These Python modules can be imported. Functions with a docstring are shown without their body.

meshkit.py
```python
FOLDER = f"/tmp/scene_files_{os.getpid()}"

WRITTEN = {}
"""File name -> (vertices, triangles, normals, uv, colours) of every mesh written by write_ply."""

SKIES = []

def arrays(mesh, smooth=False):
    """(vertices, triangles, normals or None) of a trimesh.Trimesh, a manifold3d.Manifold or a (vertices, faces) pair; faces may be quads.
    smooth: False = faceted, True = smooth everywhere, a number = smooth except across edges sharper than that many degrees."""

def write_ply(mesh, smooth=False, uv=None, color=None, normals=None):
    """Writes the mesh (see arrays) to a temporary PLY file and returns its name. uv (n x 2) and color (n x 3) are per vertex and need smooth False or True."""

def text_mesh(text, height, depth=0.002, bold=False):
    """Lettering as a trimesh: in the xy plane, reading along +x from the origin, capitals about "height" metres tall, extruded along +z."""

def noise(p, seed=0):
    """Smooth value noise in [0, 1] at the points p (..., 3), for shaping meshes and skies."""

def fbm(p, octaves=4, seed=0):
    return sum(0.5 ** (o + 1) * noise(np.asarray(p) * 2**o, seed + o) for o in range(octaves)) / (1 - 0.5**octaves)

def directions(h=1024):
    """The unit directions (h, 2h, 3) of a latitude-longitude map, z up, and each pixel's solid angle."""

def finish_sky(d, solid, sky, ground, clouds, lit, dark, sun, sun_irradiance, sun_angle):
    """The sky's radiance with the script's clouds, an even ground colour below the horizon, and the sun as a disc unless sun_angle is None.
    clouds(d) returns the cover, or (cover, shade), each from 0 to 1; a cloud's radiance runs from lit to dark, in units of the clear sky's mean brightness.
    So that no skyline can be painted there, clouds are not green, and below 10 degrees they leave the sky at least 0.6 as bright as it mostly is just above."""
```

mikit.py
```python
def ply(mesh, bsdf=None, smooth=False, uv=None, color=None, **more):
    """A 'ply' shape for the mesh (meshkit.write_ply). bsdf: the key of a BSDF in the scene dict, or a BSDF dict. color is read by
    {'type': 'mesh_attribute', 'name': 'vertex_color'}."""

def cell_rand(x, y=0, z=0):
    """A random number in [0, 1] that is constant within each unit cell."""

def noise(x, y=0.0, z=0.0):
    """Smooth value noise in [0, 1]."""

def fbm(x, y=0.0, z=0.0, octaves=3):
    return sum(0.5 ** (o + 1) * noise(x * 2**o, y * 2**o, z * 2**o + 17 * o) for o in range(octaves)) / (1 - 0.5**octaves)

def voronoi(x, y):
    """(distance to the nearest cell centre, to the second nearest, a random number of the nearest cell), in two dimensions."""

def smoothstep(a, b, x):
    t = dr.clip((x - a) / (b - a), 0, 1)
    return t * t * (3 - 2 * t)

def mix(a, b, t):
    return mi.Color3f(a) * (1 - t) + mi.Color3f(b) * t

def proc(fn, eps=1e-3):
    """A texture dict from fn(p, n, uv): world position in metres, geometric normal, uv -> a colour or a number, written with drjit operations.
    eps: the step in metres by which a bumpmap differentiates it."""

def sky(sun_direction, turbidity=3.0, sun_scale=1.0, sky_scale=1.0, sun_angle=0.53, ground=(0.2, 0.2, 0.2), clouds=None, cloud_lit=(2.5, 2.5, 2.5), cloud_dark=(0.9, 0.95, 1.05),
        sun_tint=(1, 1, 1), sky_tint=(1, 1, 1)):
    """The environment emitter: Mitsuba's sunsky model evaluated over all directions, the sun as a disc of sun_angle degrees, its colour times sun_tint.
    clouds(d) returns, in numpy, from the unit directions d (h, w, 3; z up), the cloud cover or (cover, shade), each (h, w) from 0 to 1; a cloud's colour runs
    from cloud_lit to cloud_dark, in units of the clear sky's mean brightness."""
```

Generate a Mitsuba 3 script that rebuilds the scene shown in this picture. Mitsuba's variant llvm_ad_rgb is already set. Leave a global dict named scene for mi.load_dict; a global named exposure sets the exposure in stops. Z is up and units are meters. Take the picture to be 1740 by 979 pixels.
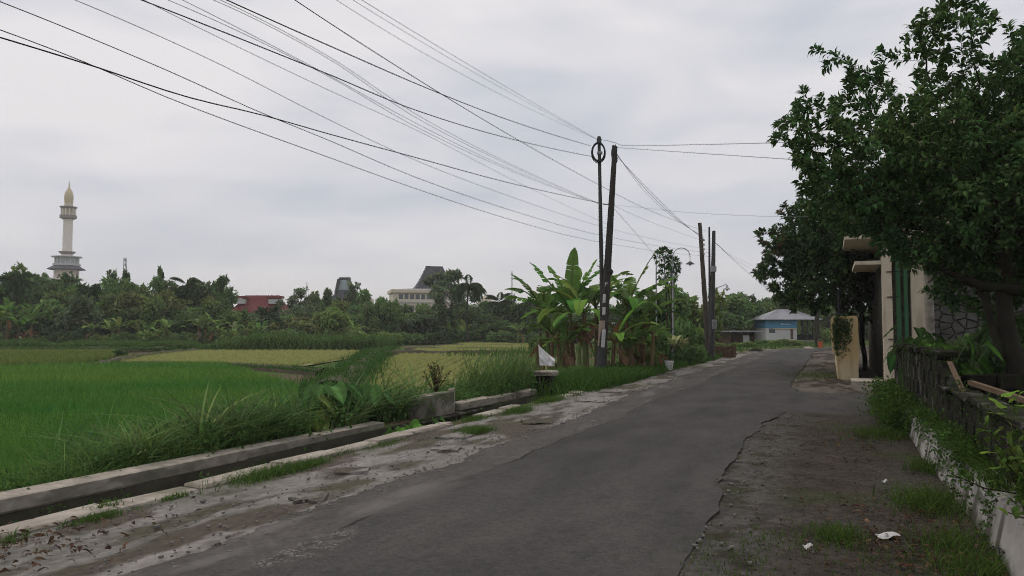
import math, random
import numpy as np, trimesh, mitsuba as mi, drjit as dr
import mikit, meshkit
from mikit import proc, noise, fbm, voronoi, cell_rand, smoothstep, mix
from scipy.spatial import cKDTree, Voronoi

T = mi.ScalarTransform4f
R = np.random.default_rng(11)
random.seed(11)

# ------------------------------------------------------------------ camera, sky, exposure
# x = to the right across the road, y = along the road, z up.  The photographer stands at x = y = 0.
EYE = np.array([0, 0, 1.6])
YAW, PITCH, FPX = math.radians(22.56), math.radians(3.1), 1300.0
FH = np.array([-math.sin(YAW), math.cos(YAW), 0.0])
RT = np.array([math.cos(YAW), math.sin(YAW), 0.0])
FW = FH * math.cos(PITCH) + np.array([0, 0, math.sin(PITCH)])
UP = np.array([0, 0, math.cos(PITCH)]) - FH * math.sin(PITCH)


def clouds(d):
    az = np.arctan2(d[..., 0], d[..., 1])
    z = np.clip(d[..., 2], 0.0, 1)
    q = np.stack([np.sin(az) * 2.2, np.cos(az) * 2.2, z * 4.6], -1)
    w = meshkit.fbm(q * 1.3 + 3.1, 3, 5) - 0.5
    a = meshkit.fbm(q * 1.7 + w[..., None] * np.array([.9, .7, 1.2]), 5, 2)
    b = meshkit.fbm(q * np.array([2.2, 2.2, 5.0]) + 9 + w[..., None], 5, 8)
    ridge = np.clip(1 - np.abs(b - .5) * 5.0, 0, 1) * .5
    s = 0.49 + 1.7 * (a - 0.5) + .8 * (b - .5) - .14 * ridge
    # the cloud deck thins a little towards the horizon and overhead
    s = s - .26 * np.exp(-z / .11) * (.5 + 1.0 * b) - .20 * np.clip((z - .22) / .3, 0, 1)
    return np.ones_like(a), np.clip(s, 0, 1)


scene = {
    'camera': {'type': 'perspective', 'fov': 2 * math.degrees(math.atan(870 / FPX)), 'fov_axis': 'x', 'near_clip': .05, 'far_clip': 6000.0,
               'to_world': T().look_at(origin=EYE.tolist(), target=(EYE + FW).tolist(), up=[0, 0, 1])},
    'daylight': mikit.sky([-.35, .1, .9], turbidity=4, sun_scale=.1, sun_angle=30, clouds=clouds, cloud_lit=(1.37, 1.33, 1.365), cloud_dark=(.83, .915, 1.06)),
}
exposure = 2.40
labels = {}


def at(px, py, d):
    """The point d metres ahead of the photographer that the surveyed bearing (px, py) meets."""
    k = FW + RT * ((px - 870) / FPX) + UP * ((489.5 - py) / FPX)
    return EYE + k * (d / (k @ FH))


def gp(px, py, z=0.0):
    k = FW + RT * ((px - 870) / FPX) + UP * ((489.5 - py) / FPX)
    return EYE + k * ((z - EYE[2]) / k[2])


def spot(px, d, z=0.0):
    p = at(px, 560, d)
    return np.array([p[0], p[1], z])


def hgt(py, d):
    return at(870, py, d)[2]


def depth(p):
    return (np.asarray(p) - EYE) @ FH


def pxof(p):
    q = np.asarray(p, float) - EYE
    return 870 + FPX * (q @ RT) / (q @ FW)


# ------------------------------------------------------------------ scene bookkeeping
def new(name):
    key, n = name, 0
    while key in scene or key in labels or key in USED:
        n += 1
        key = f'{name}_{n:03d}'
    USED.add(key)
    return key


USED, COUNT = set(), {}


def new_part(parent, name):
    k = parent + '__' + name
    n = COUNT.get(k, 0)
    COUNT[k] = n + 1
    key = k if n == 0 else f'{k}_{n:03d}'
    return key


def thing(name, label, cat, group=None):
    key = new(name)
    labels[key] = {'label': label, 'category': cat}
    if group:
        labels[key]['group'] = group
    return key


def part(parent, name, mesh, bsdf, smooth=False, color=None, label=None, kind=None, xf=None):
    key = new_part(parent, name)
    shape = mesh if isinstance(mesh, dict) else mk(mesh, bsdf, smooth, color)
    scene[key] = {**shape, 'to_world': xf} if xf is not None else shape
    e = {}
    if label:
        e['label'] = label
    if kind:
        e['kind'] = kind
    if e:
        labels[key] = e
    return key


def mk(mesh, bsdf, smooth=False, color=None):
    if len(mesh) == 3 and color is None:
        mesh, color = (mesh[0], mesh[1]), mesh[2]
        if smooth not in (True, False):
            smooth = False
    return mikit.ply((mesh[0], mesh[1]), bsdf, smooth=smooth, color=color)


def single(name, mesh, bsdf, label=None, cat=None, group=None, kind=None, smooth=False, color=None):
    key = new(name)
    scene[key] = mk(mesh, bsdf, smooth, color)
    e = {k: v for k, v in (('label', label), ('category', cat), ('group', group), ('kind', kind)) if v}
    labels[key] = e
    return key


# ------------------------------------------------------------------ mesh helpers: a mesh is (vertices, triangles[, colours])
def cat(ms):
    ms = [m for m in ms if len(m[1])]
    n = np.cumsum([0] + [len(m[0]) for m in ms])
    v = np.vstack([m[0] for m in ms])
    f = np.vstack([np.asarray(m[1]) + k for m, k in zip(ms, n)])
    if all(len(m) == 3 for m in ms):
        return v, f, np.vstack([m[2] for m in ms])
    return v, f


def quads(q):
    q = np.asarray(q)
    return np.vstack([q[:, [0, 1, 2]], q[:, [0, 2, 3]]])


def rotz(v, a):
    c, s = math.cos(a), math.sin(a)
    return np.asarray(v) @ np.array([[c, s, 0], [-s, c, 0], [0, 0, 1]])


_CH = {}


def chbox(size, c=.012, at_=(0, 0, 0), rz=0.0, jitter=0.0, tilt=(0, 0)):
    """A box with chamfered edges, standing on at_ (its base centre)."""
    sx, sy, sz = [s / 2 for s in size]
    c = min(c, sx * .5, sy * .5, sz * .5)
    pts = []
    for a in (-1, 1):
        for b in (-1, 1):
            for e in (-1, 1):
                pts += [(a * (sx - c), b * (sy - c), e * sz), (a * (sx - c), b * sy, e * (sz - c)), (a * sx, b * (sy - c), e * (sz - c))]
    pts = np.array(pts)
    if 'f' not in _CH:
        h = trimesh.convex.convex_hull(np.array([p for p in pts]))
        kd = cKDTree(pts)
        _, idx = kd.query(h.vertices)
        # the topology is the same for every box: compute it once on a cube
        q = []
        for a in (-1, 1):
            for b in (-1, 1):
                for e in (-1, 1):
                    q += [(a * .8, b * .8, e), (a * .8, b, e * .8), (a, b * .8, e * .8)]
        q = np.array(q)
        h = trimesh.convex.convex_hull(q)
        _, idx = cKDTree(q).query(h.vertices)
        _CH['f'] = idx[h.faces]
    if jitter:
        pts = pts + R.normal(0, jitter, pts.shape)
    if tilt[0] or tilt[1]:
        m = trimesh.transformations.euler_matrix(tilt[0], tilt[1], 0)[:3, :3]
        pts = pts @ m.T
    pts = rotz(pts, rz) + np.array(at_) + np.array([0, 0, sz])
    return pts, _CH['f'].copy()


def tube(points, radii, sides=8, cap=True):
    p = np.asarray(points, float)
    t = np.gradient(p, axis=0)
    t /= np.linalg.norm(t, axis=1, keepdims=True) + 1e-12
    ref = np.array([0, 0, 1.0]) if abs(t[:, 2]).mean() < .8 else np.array([1.0, 0, 0])
    a = np.cross(t, ref)
    a /= np.linalg.norm(a, axis=1, keepdims=True) + 1e-12
    b = np.cross(t, a)
    ang = np.arange(sides) * 2 * np.pi / sides
    r = np.broadcast_to(radii, (len(p),))[:, None, None]
    v = (p[:, None] + r * (np.cos(ang)[None, :, None] * a[:, None] + np.sin(ang)[None, :, None] * b[:, None])).reshape(-1, 3)
    i, j = np.meshgrid(np.arange(len(p) - 1), np.arange(sides), indexing='ij')
    q = np.stack([i * sides + j, i * sides + (j + 1) % sides, (i + 1) * sides + (j + 1) % sides, (i + 1) * sides + j], -1).reshape(-1, 4)
    f = quads(q)
    if cap:
        n = len(v)
        v = np.vstack([v, p[:1], p[-1:]])
        k = np.arange(sides)
        f = np.vstack([f, np.stack([k * 0 + n, (k + 1) % sides, k], 1), np.stack([k * 0 + n + 1, k + (len(p) - 1) * sides, (k + 1) % sides + (len(p) - 1) * sides], 1)])
    return v, f


def lathe(profile, sides=24, center=(0, 0, 0), rz=0.0):
    """Revolves (radius, height) pairs."""
    pr = np.asarray(profile, float)
    ang = rz + np.arange(sides) * 2 * np.pi / sides
    v = np.stack([pr[:, None, 0] * np.cos(ang), pr[:, None, 0] * np.sin(ang), np.broadcast_to(pr[:, None, 1], (len(pr), sides))], -1).reshape(-1, 3)
    i, j = np.meshgrid(np.arange(len(pr) - 1), np.arange(sides), indexing='ij')
    q = np.stack([i * sides + j, i * sides + (j + 1) % sides, (i + 1) * sides + (j + 1) % sides, (i + 1) * sides + j], -1).reshape(-1, 4)
    return v + np.array(center), quads(q)


def loft4(rings, cap=True):
    """Joins closed rings of equal point counts."""
    n = len(rings[0])
    v = np.vstack(rings)
    i, j = np.meshgrid(np.arange(len(rings) - 1), np.arange(n), indexing='ij')
    f = quads(np.stack([i * n + j, i * n + (j + 1) % n, (i + 1) * n + (j + 1) % n, (i + 1) * n + j], -1).reshape(-1, 4))
    if cap:
        k = np.arange(1, n - 1)
        f = np.vstack([f, np.stack([k * 0, k + 1, k], 1), np.stack([k * 0, k, k + 1], 1) + (len(rings) - 1) * n])
    return v, f


def rect_ring(cx, cy, z, sx, sy, rz=0.0):
    return rotz(np.array([[-sx, -sy, 0], [sx, -sy, 0], [sx, sy, 0], [-sx, sy, 0]]) / 2, rz) + np.array([cx, cy, z])


def grid_sheet(xs, ys, zf):
    X, Y = np.meshgrid(xs, ys, indexing='ij')
    v = np.stack([X, Y, zf(X, Y)], -1).reshape(-1, 3)
    n = len(ys)
    i, j = np.meshgrid(np.arange(len(xs) - 1), np.arange(n - 1), indexing='ij')
    return v, quads(np.stack([i * n + j, (i + 1) * n + j, (i + 1) * n + j + 1, i * n + j + 1], -1).reshape(-1, 4))


def unit(v):
    return v / (np.linalg.norm(v, axis=-1, keepdims=True) + 1e-12)


def blades(p, h, w, lean, col, seg=2, az=None, colvar=.18):
    """Grass blades at the points p: tapering bent strips. h, w, lean are arrays or numbers; col is (n,3) or a colour."""
    n = len(p)
    h, w, lean = (np.broadcast_to(x, (n,)).astype(float) for x in (h, w, lean))
    az = R.uniform(0, 2 * np.pi, n) if az is None else az
    dirv = np.stack([np.cos(az), np.sin(az), az * 0], -1)
    fa = R.uniform(0, np.pi, n)
    side = np.stack([np.cos(fa), np.sin(fa), fa * 0], -1)
    vs, levels = [], np.linspace(0, 1, seg + 1)
    for t in levels[:-1]:
        c = p + np.array([0, 0, 1.0]) * (h * t * (1 - .35 * t * np.minimum(lean, 1.6)))[:, None] + dirv * (h * lean * t * t)[:, None]
        ww = (w * (1 - .55 * t) * .5)[:, None]
        vs += [c - side * ww, c + side * ww]
    tip = p + np.array([0, 0, 1.0]) * (h * (1 - .35 * np.minimum(lean, 1.6)))[:, None] + dirv * (h * lean)[:, None]
    vs.append(tip)
    k = len(vs)
    v = np.stack(vs, 1).reshape(-1, 3)
    f = []
    for s in range(seg - 1):
        f += [[2 * s, 2 * s + 1, 2 * s + 3], [2 * s, 2 * s + 3, 2 * s + 2]]
    f.append([2 * seg - 2, 2 * seg - 1, 2 * seg])
    F = (np.arange(n)[:, None, None] * k + np.array(f)[None]).reshape(-1, 3)
    c = np.broadcast_to(col, (n, 3)) * np.exp(R.normal(0, colvar, (n, 1))) * np.exp(R.normal(0, .06, (n, 3)))
    return v, F, np.repeat(c, k, axis=0)


def leaf_cards(p, d, nrm, length, width, col, four=False, droop=.15, colvar=.2):
    """Leaves: based at p, pointing along d, facing nrm. Two (or four) triangles each."""
    n = len(p)
    length, width = (np.broadcast_to(x, (n,)).astype(float)[:, None] for x in (length, width))
    d = unit(d)
    s = unit(np.cross(d, nrm))
    u = np.cross(s, d)
    if four:
        m1, m2 = p + d * length * .33 + u * length * .05, p + d * length * .68 + u * length * .03
        tip = p + d * length - u * length * droop
        vs = [p, m1 + s * width * .5 + u * width * .16, m1 - s * width * .5 + u * width * .16, m2 + s * width * .42 + u * width * .1, m2 - s * width * .42 + u * width * .1, tip]
        f = [[0, 1, 2], [1, 3, 2], [2, 3, 4], [3, 5, 4]]
    else:
        m = p + d * length * .5
        vs = [p, m + s * width * .5 + u * width * .15, m - s * width * .5 + u * width * .15, p + d * length - u * length * droop]
        f = [[0, 1, 3], [0, 3, 2]]
    k = len(vs)
    v = np.stack(vs, 1).reshape(-1, 3)
    F = (np.arange(n)[:, None, None] * k + np.array(f)[None]).reshape(-1, 3)
    c = np.broadcast_to(col, (n, 3)) * np.exp(R.normal(0, colvar, (n, 1))) * np.exp(R.normal(0, .07, (n, 3)))
    return v, F, np.repeat(c, k, axis=0)


def leafy(n, c, rad, h, size, col, zf=None):
    """A low mound of small broad leaves."""
    p = np.asarray(c) + np.column_stack([R.normal(0, rad, n), R.normal(0, rad, n), R.uniform(0, 1, n) ** .8 * h])
    d = rand_dirs(n, .3)
    return leaf_cards(p, d, rand_dirs(n, 1.6), R.uniform(.7, 1.3, n) * size, R.uniform(.45, .7, n) * size, col)


def rand_dirs(n, up=0.0):
    v = R.normal(0, 1, (n, 3))
    v[:, 2] += up
    return unit(v)


def in_poly(pts, poly):
    x, y = pts[:, 0], pts[:, 1]
    inside = np.zeros(len(pts), bool)
    P = np.asarray(poly)[:, :2]
    for (x0, y0), (x1, y1) in zip(P, np.roll(P, -1, 0)):
        c = ((y0 > y) != (y1 > y)) & (x < (x1 - x0) * (y - y0) / (y1 - y0 + 1e-12) + x0)
        inside ^= c
    return inside


# ------------------------------------------------------------------ materials
def diffuse(c):
    return {'type': 'twosided', 'b': {'type': 'diffuse', 'reflectance': {'type': 'rgb', 'value': list(c)}}}


def princ(c, rough=.6, spec=.4, metallic=0.0, **k):
    col = c if isinstance(c, dict) else {'type': 'rgb', 'value': list(c)}
    return {'type': 'twosided', 'b': {'type': 'principled', 'base_color': col, 'roughness': rough, 'specular': spec, 'metallic': metallic, **k}}


def bumped(bsdf, fn, scale, eps=2e-3):
    return {'type': 'twosided', 'b': {'type': 'bumpmap', 'bump': {**proc(fn, eps)}, 'scale': scale, 'nested': bsdf['b']}}


VC = {'type': 'mesh_attribute', 'name': 'vertex_color'}
scene['mat_foliage'] = {'type': 'principledthin', 'base_color': VC, 'roughness': .6, 'spec_trans': 0.0, 'diff_trans': .8, 'eta': 1.35}
scene['mat_leaf'] = {'type': 'principledthin', 'base_color': VC, 'roughness': .42, 'spec_trans': 0.0, 'diff_trans': .55, 'eta': 1.4}
scene['mat_grass'] = {'type': 'principledthin', 'base_color': VC, 'roughness': .6, 'spec_trans': 0.0, 'diff_trans': .7, 'eta': 1.35}


def f_bark(p, n, uv):
    a = fbm(p.x * 9, p.y * 9, p.z * 2.2, 4)
    b = noise(p.x * 3, p.y * 3, p.z * 3)
    return mix(mix((.016, .013, .010), (.052, .044, .034), a), (.032, .040, .022), smoothstep(.55, .8, b) * .6)


def f_banana_stem(p, n, uv):
    a = fbm(p.x * 14, p.y * 14, p.z * 1.2, 3)
    b = noise(p.x * 4, p.y * 4, p.z * 1.3)
    return mix(mix((.085, .05, .025), (.20, .135, .065), a), (.10, .13, .04), smoothstep(.45, .7, b))


scene['mat_bark'] = princ(proc(f_bark), .85, .2)
scene['mat_banana_stem'] = princ(proc(f_banana_stem), .7, .3)


def f_ground(p, n, uv):
    a = fbm(p.x * .6, p.y * .6, 0, 4)
    b = fbm(p.x * 3, p.y * 3, 1, 3)
    soil = mix((.055, .042, .028), (.10, .078, .05), b)
    grass = mix((.035, .062, .018), (.06, .10, .025), b)
    return mix(soil, grass, smoothstep(.38, .55, a))


scene['mat_ground'] = princ(proc(f_ground), .95, .1)


def f_mud(p, n, uv):
    a = fbm(p.x * 1.2, p.y * 1.2, 4, 4)
    return mix((.035, .028, .018), (.08, .064, .04), a)


scene['mat_mud'] = princ(proc(f_mud), .8, .3)


def f_asphalt(p, n, uv):
    big = fbm(p.x * .55, p.y * .18, 2, 4)
    mid = fbm(p.x * 2.6, p.y * 1.1, 7, 4)
    grit = noise(p.x * 90, p.y * 90, 1)
    grit2 = noise(p.x * 38, p.y * 38, 5)
    base = mix((.032, .0305, .0285), (.050, .0475, .044), big)
    grit3 = noise(p.x * 17, p.y * 13, 8)
    base = base * (.64 + .78 * mid) * (.62 + .34 * grit + .26 * grit2 + .18 * grit3)
    # the older brownish strip along the left side, ending along one wandering joint
    wob = .34 * (fbm(p.y * .30, 3.0, 0, 3) - .5) + .10 * (fbm(p.y * 1.6, 11, 0, 3) - .5) + .02 * (noise(p.y * 11, 2, 0) - .5)
    s_ = p.x + 3.62 + wob
    old = 1 - smoothstep(-.03, .03, s_)
    base = mix(base, mix((.043, .038, .034), (.082, .075, .068), mid) * (.55 + .5 * grit2 + .4 * grit3), old * .8)
    on = smoothstep(.34, .50, noise(p.y * .8, 31, 0))
    crack = (1 - smoothstep(.002, .013 + .02 * smoothstep(.6, .8, noise(p.y * 1.4, 4, 4)), dr.abs(s_))) * on
    wob2 = .5 * (fbm(p.y * .6, 23, 0, 4) - .5) + .06 * (noise(p.y * 7, 6, 0) - .5)
    crack2 = (1 - smoothstep(.001, .009, dr.abs(p.x + 3.25 + wob2))) * smoothstep(.5, .6, noise(p.y * .35, 57, 0)) * .5
    base = base * (1 - .72 * dr.maximum(crack, crack2))
    # hollows where the surface has worn through to pale stones
    h1 = dr.square((p.x + 3.52 + .12 * (fbm(p.y * 2, 1, 1, 2) - .5)) / .19) + dr.square((p.y - 4.65) / .62)
    h2 = dr.square((p.x + 3.75) / .16) + dr.square((p.y - 12.3) / 1.3)
    hole = (1 - smoothstep(.45, 1.15, dr.minimum(h1, h2) + .9 * (fbm(p.x * 7, p.y * 5, 6, 3) - .5)))
    f, sv, r = voronoi(p.x * 26 + 2 * fbm(p.x * 8, p.y * 8, 1, 2), p.y * 21 + 2 * fbm(p.x * 8, p.y * 8, 5, 2))
    stones = mix((.04, .036, .032), mix((.06, .056, .052), (.155, .147, .136), r), smoothstep(.05, .3, sv - f) * smoothstep(.3, .55, fbm(p.x * 11, p.y * 9, 2, 3)))
    base = mix(base, stones, hole * .85)
    # polished wheel tracks, damp stains, pale dust
    track = dr.exp(-dr.square((p.x + 1.75) / .32)) + dr.exp(-dr.square((p.x + 3.0) / .3))
    base = base * (1 + .16 * track * big)
    st = smoothstep(.60, .72, fbm(p.x * .8 + 4, p.y * .35, 12, 3))
    base = base * (1 - .16 * st)
    spots = smoothstep(.74, .80, noise(p.x * 5, p.y * 4, 71)) * smoothstep(.5, .7, noise(p.x * .7, p.y * .5, 72))
    base = base * (1 - .10 * spots)
    pale = smoothstep(.56, .74, fbm(p.x * 2.4, p.y * .6, 19, 4)) * (1 - smoothstep(-3.9, -3.3, p.x))
    return mix(base, (.13, .122, .112), pale * .6)


def b_asphalt(p, n, uv):
    f, s, r = voronoi(p.x * 55, p.y * 55)
    wob = .34 * (fbm(p.y * .30, 3.0, 0, 3) - .5) + .10 * (fbm(p.y * 1.6, 11, 0, 3) - .5) + .02 * (noise(p.y * 11, 2, 0) - .5)
    s_ = p.x + 3.62 + wob
    crack = (1 - smoothstep(.004, .03, dr.abs(s_))) * smoothstep(.34, .50, noise(p.y * .8, 31, 0))
    return .7 * (1 - f) + fbm(p.x * 9, p.y * 9, 0, 4) * 1.4 - 1.8 * crack


scene['mat_asphalt'] = bumped(princ(proc(f_asphalt), .8, .28), b_asphalt, .005)


def apron_mask(p):
    w = .35 * (fbm(p.x * 2.2, p.y * 1.6, 3, 3) - .5)
    big = fbm(p.x * 1.5 + w, p.y * .33 + w, 41, 4)
    mid = fbm(p.x * 4.5 + w, p.y * 1.5, 13, 4)
    return smoothstep(.39, .53, big * .60 + mid * .42), mid


def f_apron(p, n, uv):
    m, mid = apron_mask(p)
    fine = fbm(p.x * 21, p.y * 15, 3, 4)
    conc = mix((.118, .109, .100), (.225, .211, .198), mid) * (.62 + .72 * fine)
    dirt = mix((.038, .031, .024), (.090, .075, .058), fine)
    moss = mix((.028, .036, .015), (.06, .07, .028), fine)
    col = mix(dirt, conc, m)
    wob = .4 * (fbm(p.y * 1.1, 5, p.x * .8, 4) - .5)
    crack = (1 - smoothstep(.003, .014, dr.abs(p.x + 5.0 + wob))) * smoothstep(.5, .6, noise(p.y * .7, 3, 4))
    col = col * (1 - .6 * crack)
    near = smoothstep(-5.2, -5.75, p.x + .5 * (fbm(p.y * .8, 2, 9, 3) - .5))
    return mix(col, moss, smoothstep(.46, .62, fbm(p.x * 1.6, p.y * .8, 77, 4)) * (.35 + .55 * near) * (1 - .5 * m))


def f_dirt_apron(p, n, uv):
    return f_apron(p, n, uv) * mi.Color3f(.50, .47, .43)


def b_apron(p, n, uv):
    m, mid = apron_mask(p)
    return m * 1.2 + fbm(p.x * 14, p.y * 11, 2, 4) * 1.2


scene['mat_apron'] = bumped(princ(proc(f_apron), .85, .25), b_apron, .016)


scene['mat_dirt_apron'] = bumped(princ(proc(f_dirt_apron), .9, .2), b_apron, .016)


def f_verge(p, n, uv):
    big = fbm(p.x * .8, p.y * .5, 61, 4)
    mid = fbm(p.x * 3.5, p.y * 3, 23, 4)
    fine = fbm(p.x * 19, p.y * 19, 4, 3)
    soil = mix((.020, .0165, .013), (.052, .044, .035), mid) * (.6 + .8 * fine)
    moss = mix((.020, .026, .010), (.042, .052, .018), fine)
    col = mix(soil, moss, smoothstep(.5, .66, big) * .7)
    grey = mix((.030, .028, .025), (.082, .077, .070), fine)
    rim = -.98 + .42 * fbm(p.y * .8, 5, 0, 3)
    near = 1 - smoothstep(rim + .05, rim + .5, p.x + .25 * (mid - .5))
    col = mix(col, grey, near * smoothstep(.36, .55, mid + .1 * fine))
    pl = smoothstep(.56, .66, fbm(p.x * 1.6 + 7, p.y * 1.4, 90, 4))
    return mix(col, grey * .8, pl * .5)


def b_verge(p, n, uv):
    return fbm(p.x * 4, p.y * 4, 2, 5) * 1.5 + fbm(p.x * 30, p.y * 30, 2, 2) * .3


scene['mat_verge'] = bumped(princ(proc(f_verge), .9, .2), b_verge, .02)


def f_conc(p, n, uv):
    a = fbm(p.x * 2.3, p.y * 2.3, p.z * 2.3, 4)
    b = fbm(p.x * 13, p.y * 13, p.z * 13, 3)
    drip = fbm(p.x * 2.3, p.y * 2.3, p.z * 5, 4)
    col = mix((.20, .175, .145), (.38, .345, .295), a) * (.62 + .76 * b)
    side = 1 - smoothstep(.3, .7, dr.abs(n.z))
    col = mix(col, (.05, .046, .034), smoothstep(.46, .66, drip) * side * .5)
    return mix(col, (.06, .075, .03), smoothstep(.58, .76, fbm(p.x * 1.9 + 3, p.y * 1.9, p.z * 4, 4)) * .40)


def b_conc(p, n, uv):
    return fbm(p.x * 9, p.y * 9, p.z * 9, 4)


scene['mat_concrete'] = bumped(princ(proc(f_conc), .85, .25), b_conc, .02)


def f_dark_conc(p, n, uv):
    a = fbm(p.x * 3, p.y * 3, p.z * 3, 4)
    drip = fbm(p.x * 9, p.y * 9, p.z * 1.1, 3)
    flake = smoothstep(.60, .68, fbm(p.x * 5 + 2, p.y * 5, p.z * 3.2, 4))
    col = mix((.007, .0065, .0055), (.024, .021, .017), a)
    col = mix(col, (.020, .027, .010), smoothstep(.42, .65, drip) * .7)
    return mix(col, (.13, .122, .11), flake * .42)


def f_mossy_conc(p, n, uv):
    m = smoothstep(.45, .62, fbm(p.x * 3 + 1, p.y * 3, p.z * 2.2, 4))
    return mix(f_conc(p, n, uv) * .85, (.045, .062, .028), m * .75)


scene['mat_mossy_conc'] = bumped(princ(proc(f_mossy_conc), .9, .2), b_conc, .02)
scene['mat_mossy_block'] = bumped(princ(proc(f_dark_conc), .9, .15), b_conc, .03)


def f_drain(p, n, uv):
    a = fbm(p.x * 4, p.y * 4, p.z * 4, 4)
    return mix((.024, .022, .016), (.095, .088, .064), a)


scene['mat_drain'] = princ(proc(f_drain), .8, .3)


def f_plaster_white(p, n, uv):
    a = fbm(p.x * 2, p.y * 2, p.z * 3, 4)
    drip = fbm(p.y * 8, p.x * 3, p.z * 1.1, 3)
    b = fbm(p.x * 14, p.y * 14, p.z * 14, 3)
    col = mix((.20, .185, .17), (.36, .35, .34), a) * (.75 + .45 * b)
    col = mix(col, (.05, .044, .034), smoothstep(.50, .72, drip) * .85)
    return mix(col, (.05, .055, .03), smoothstep(.56, .70, fbm(p.y * 1.6, p.z * 5, p.x, 4)) * .8)


scene['mat_plaster_white'] = bumped(princ(proc(f_plaster_white), .8, .3), b_conc, .012)


def f_cream(p, n, uv):
    a = fbm(p.x * 1.5, p.y * 1.5, p.z * 1.5, 4)
    drip = fbm(p.x * 6, p.y * 6, p.z * .6, 3)
    col = mix((.47, .40, .30), (.56, .49, .375), a)
    return mix(col, (.2, .17, .12), smoothstep(.58, .85, drip) * .5)


def f_yellow(p, n, uv):
    a = fbm(p.x * 1.5, p.y * 1.5, p.z * 1.5, 4)
    drip = fbm(p.x * 5, p.y * 5, p.z * .7, 3)
    col = mix((.42, .31, .15), (.52, .40, .21), a)
    col = mix(col, (.16, .11, .055), smoothstep(.55, .85, drip) * .6)
    low = (1 - smoothstep(.25, .75, p.z + .35 * (a - .5))) * .5
    return mix(col, (.50, .44, .32), low)


def f_stone(p, n, uv):
    a = fbm(p.x * 3, p.y * 3, p.z * 3, 4)
    b = fbm(p.x * 22, p.y * 22, p.z * 22, 2)
    return mix((.035, .034, .032), (.115, .112, .106), a) * (.75 + .5 * b)


scene['mat_cream'] = princ(proc(f_cream), .75, .3)
scene['mat_yellow'] = princ(proc(f_yellow), .75, .3)
scene['mat_stone'] = bumped(princ(proc(f_stone), .85, .25), b_conc, .02)


def f_wood(p, n, uv):
    g = fbm(p.x * 16, p.y * 16, p.z * 1.3, 4)
    return mix((.035, .028, .023), (.125, .105, .088), g)


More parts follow.
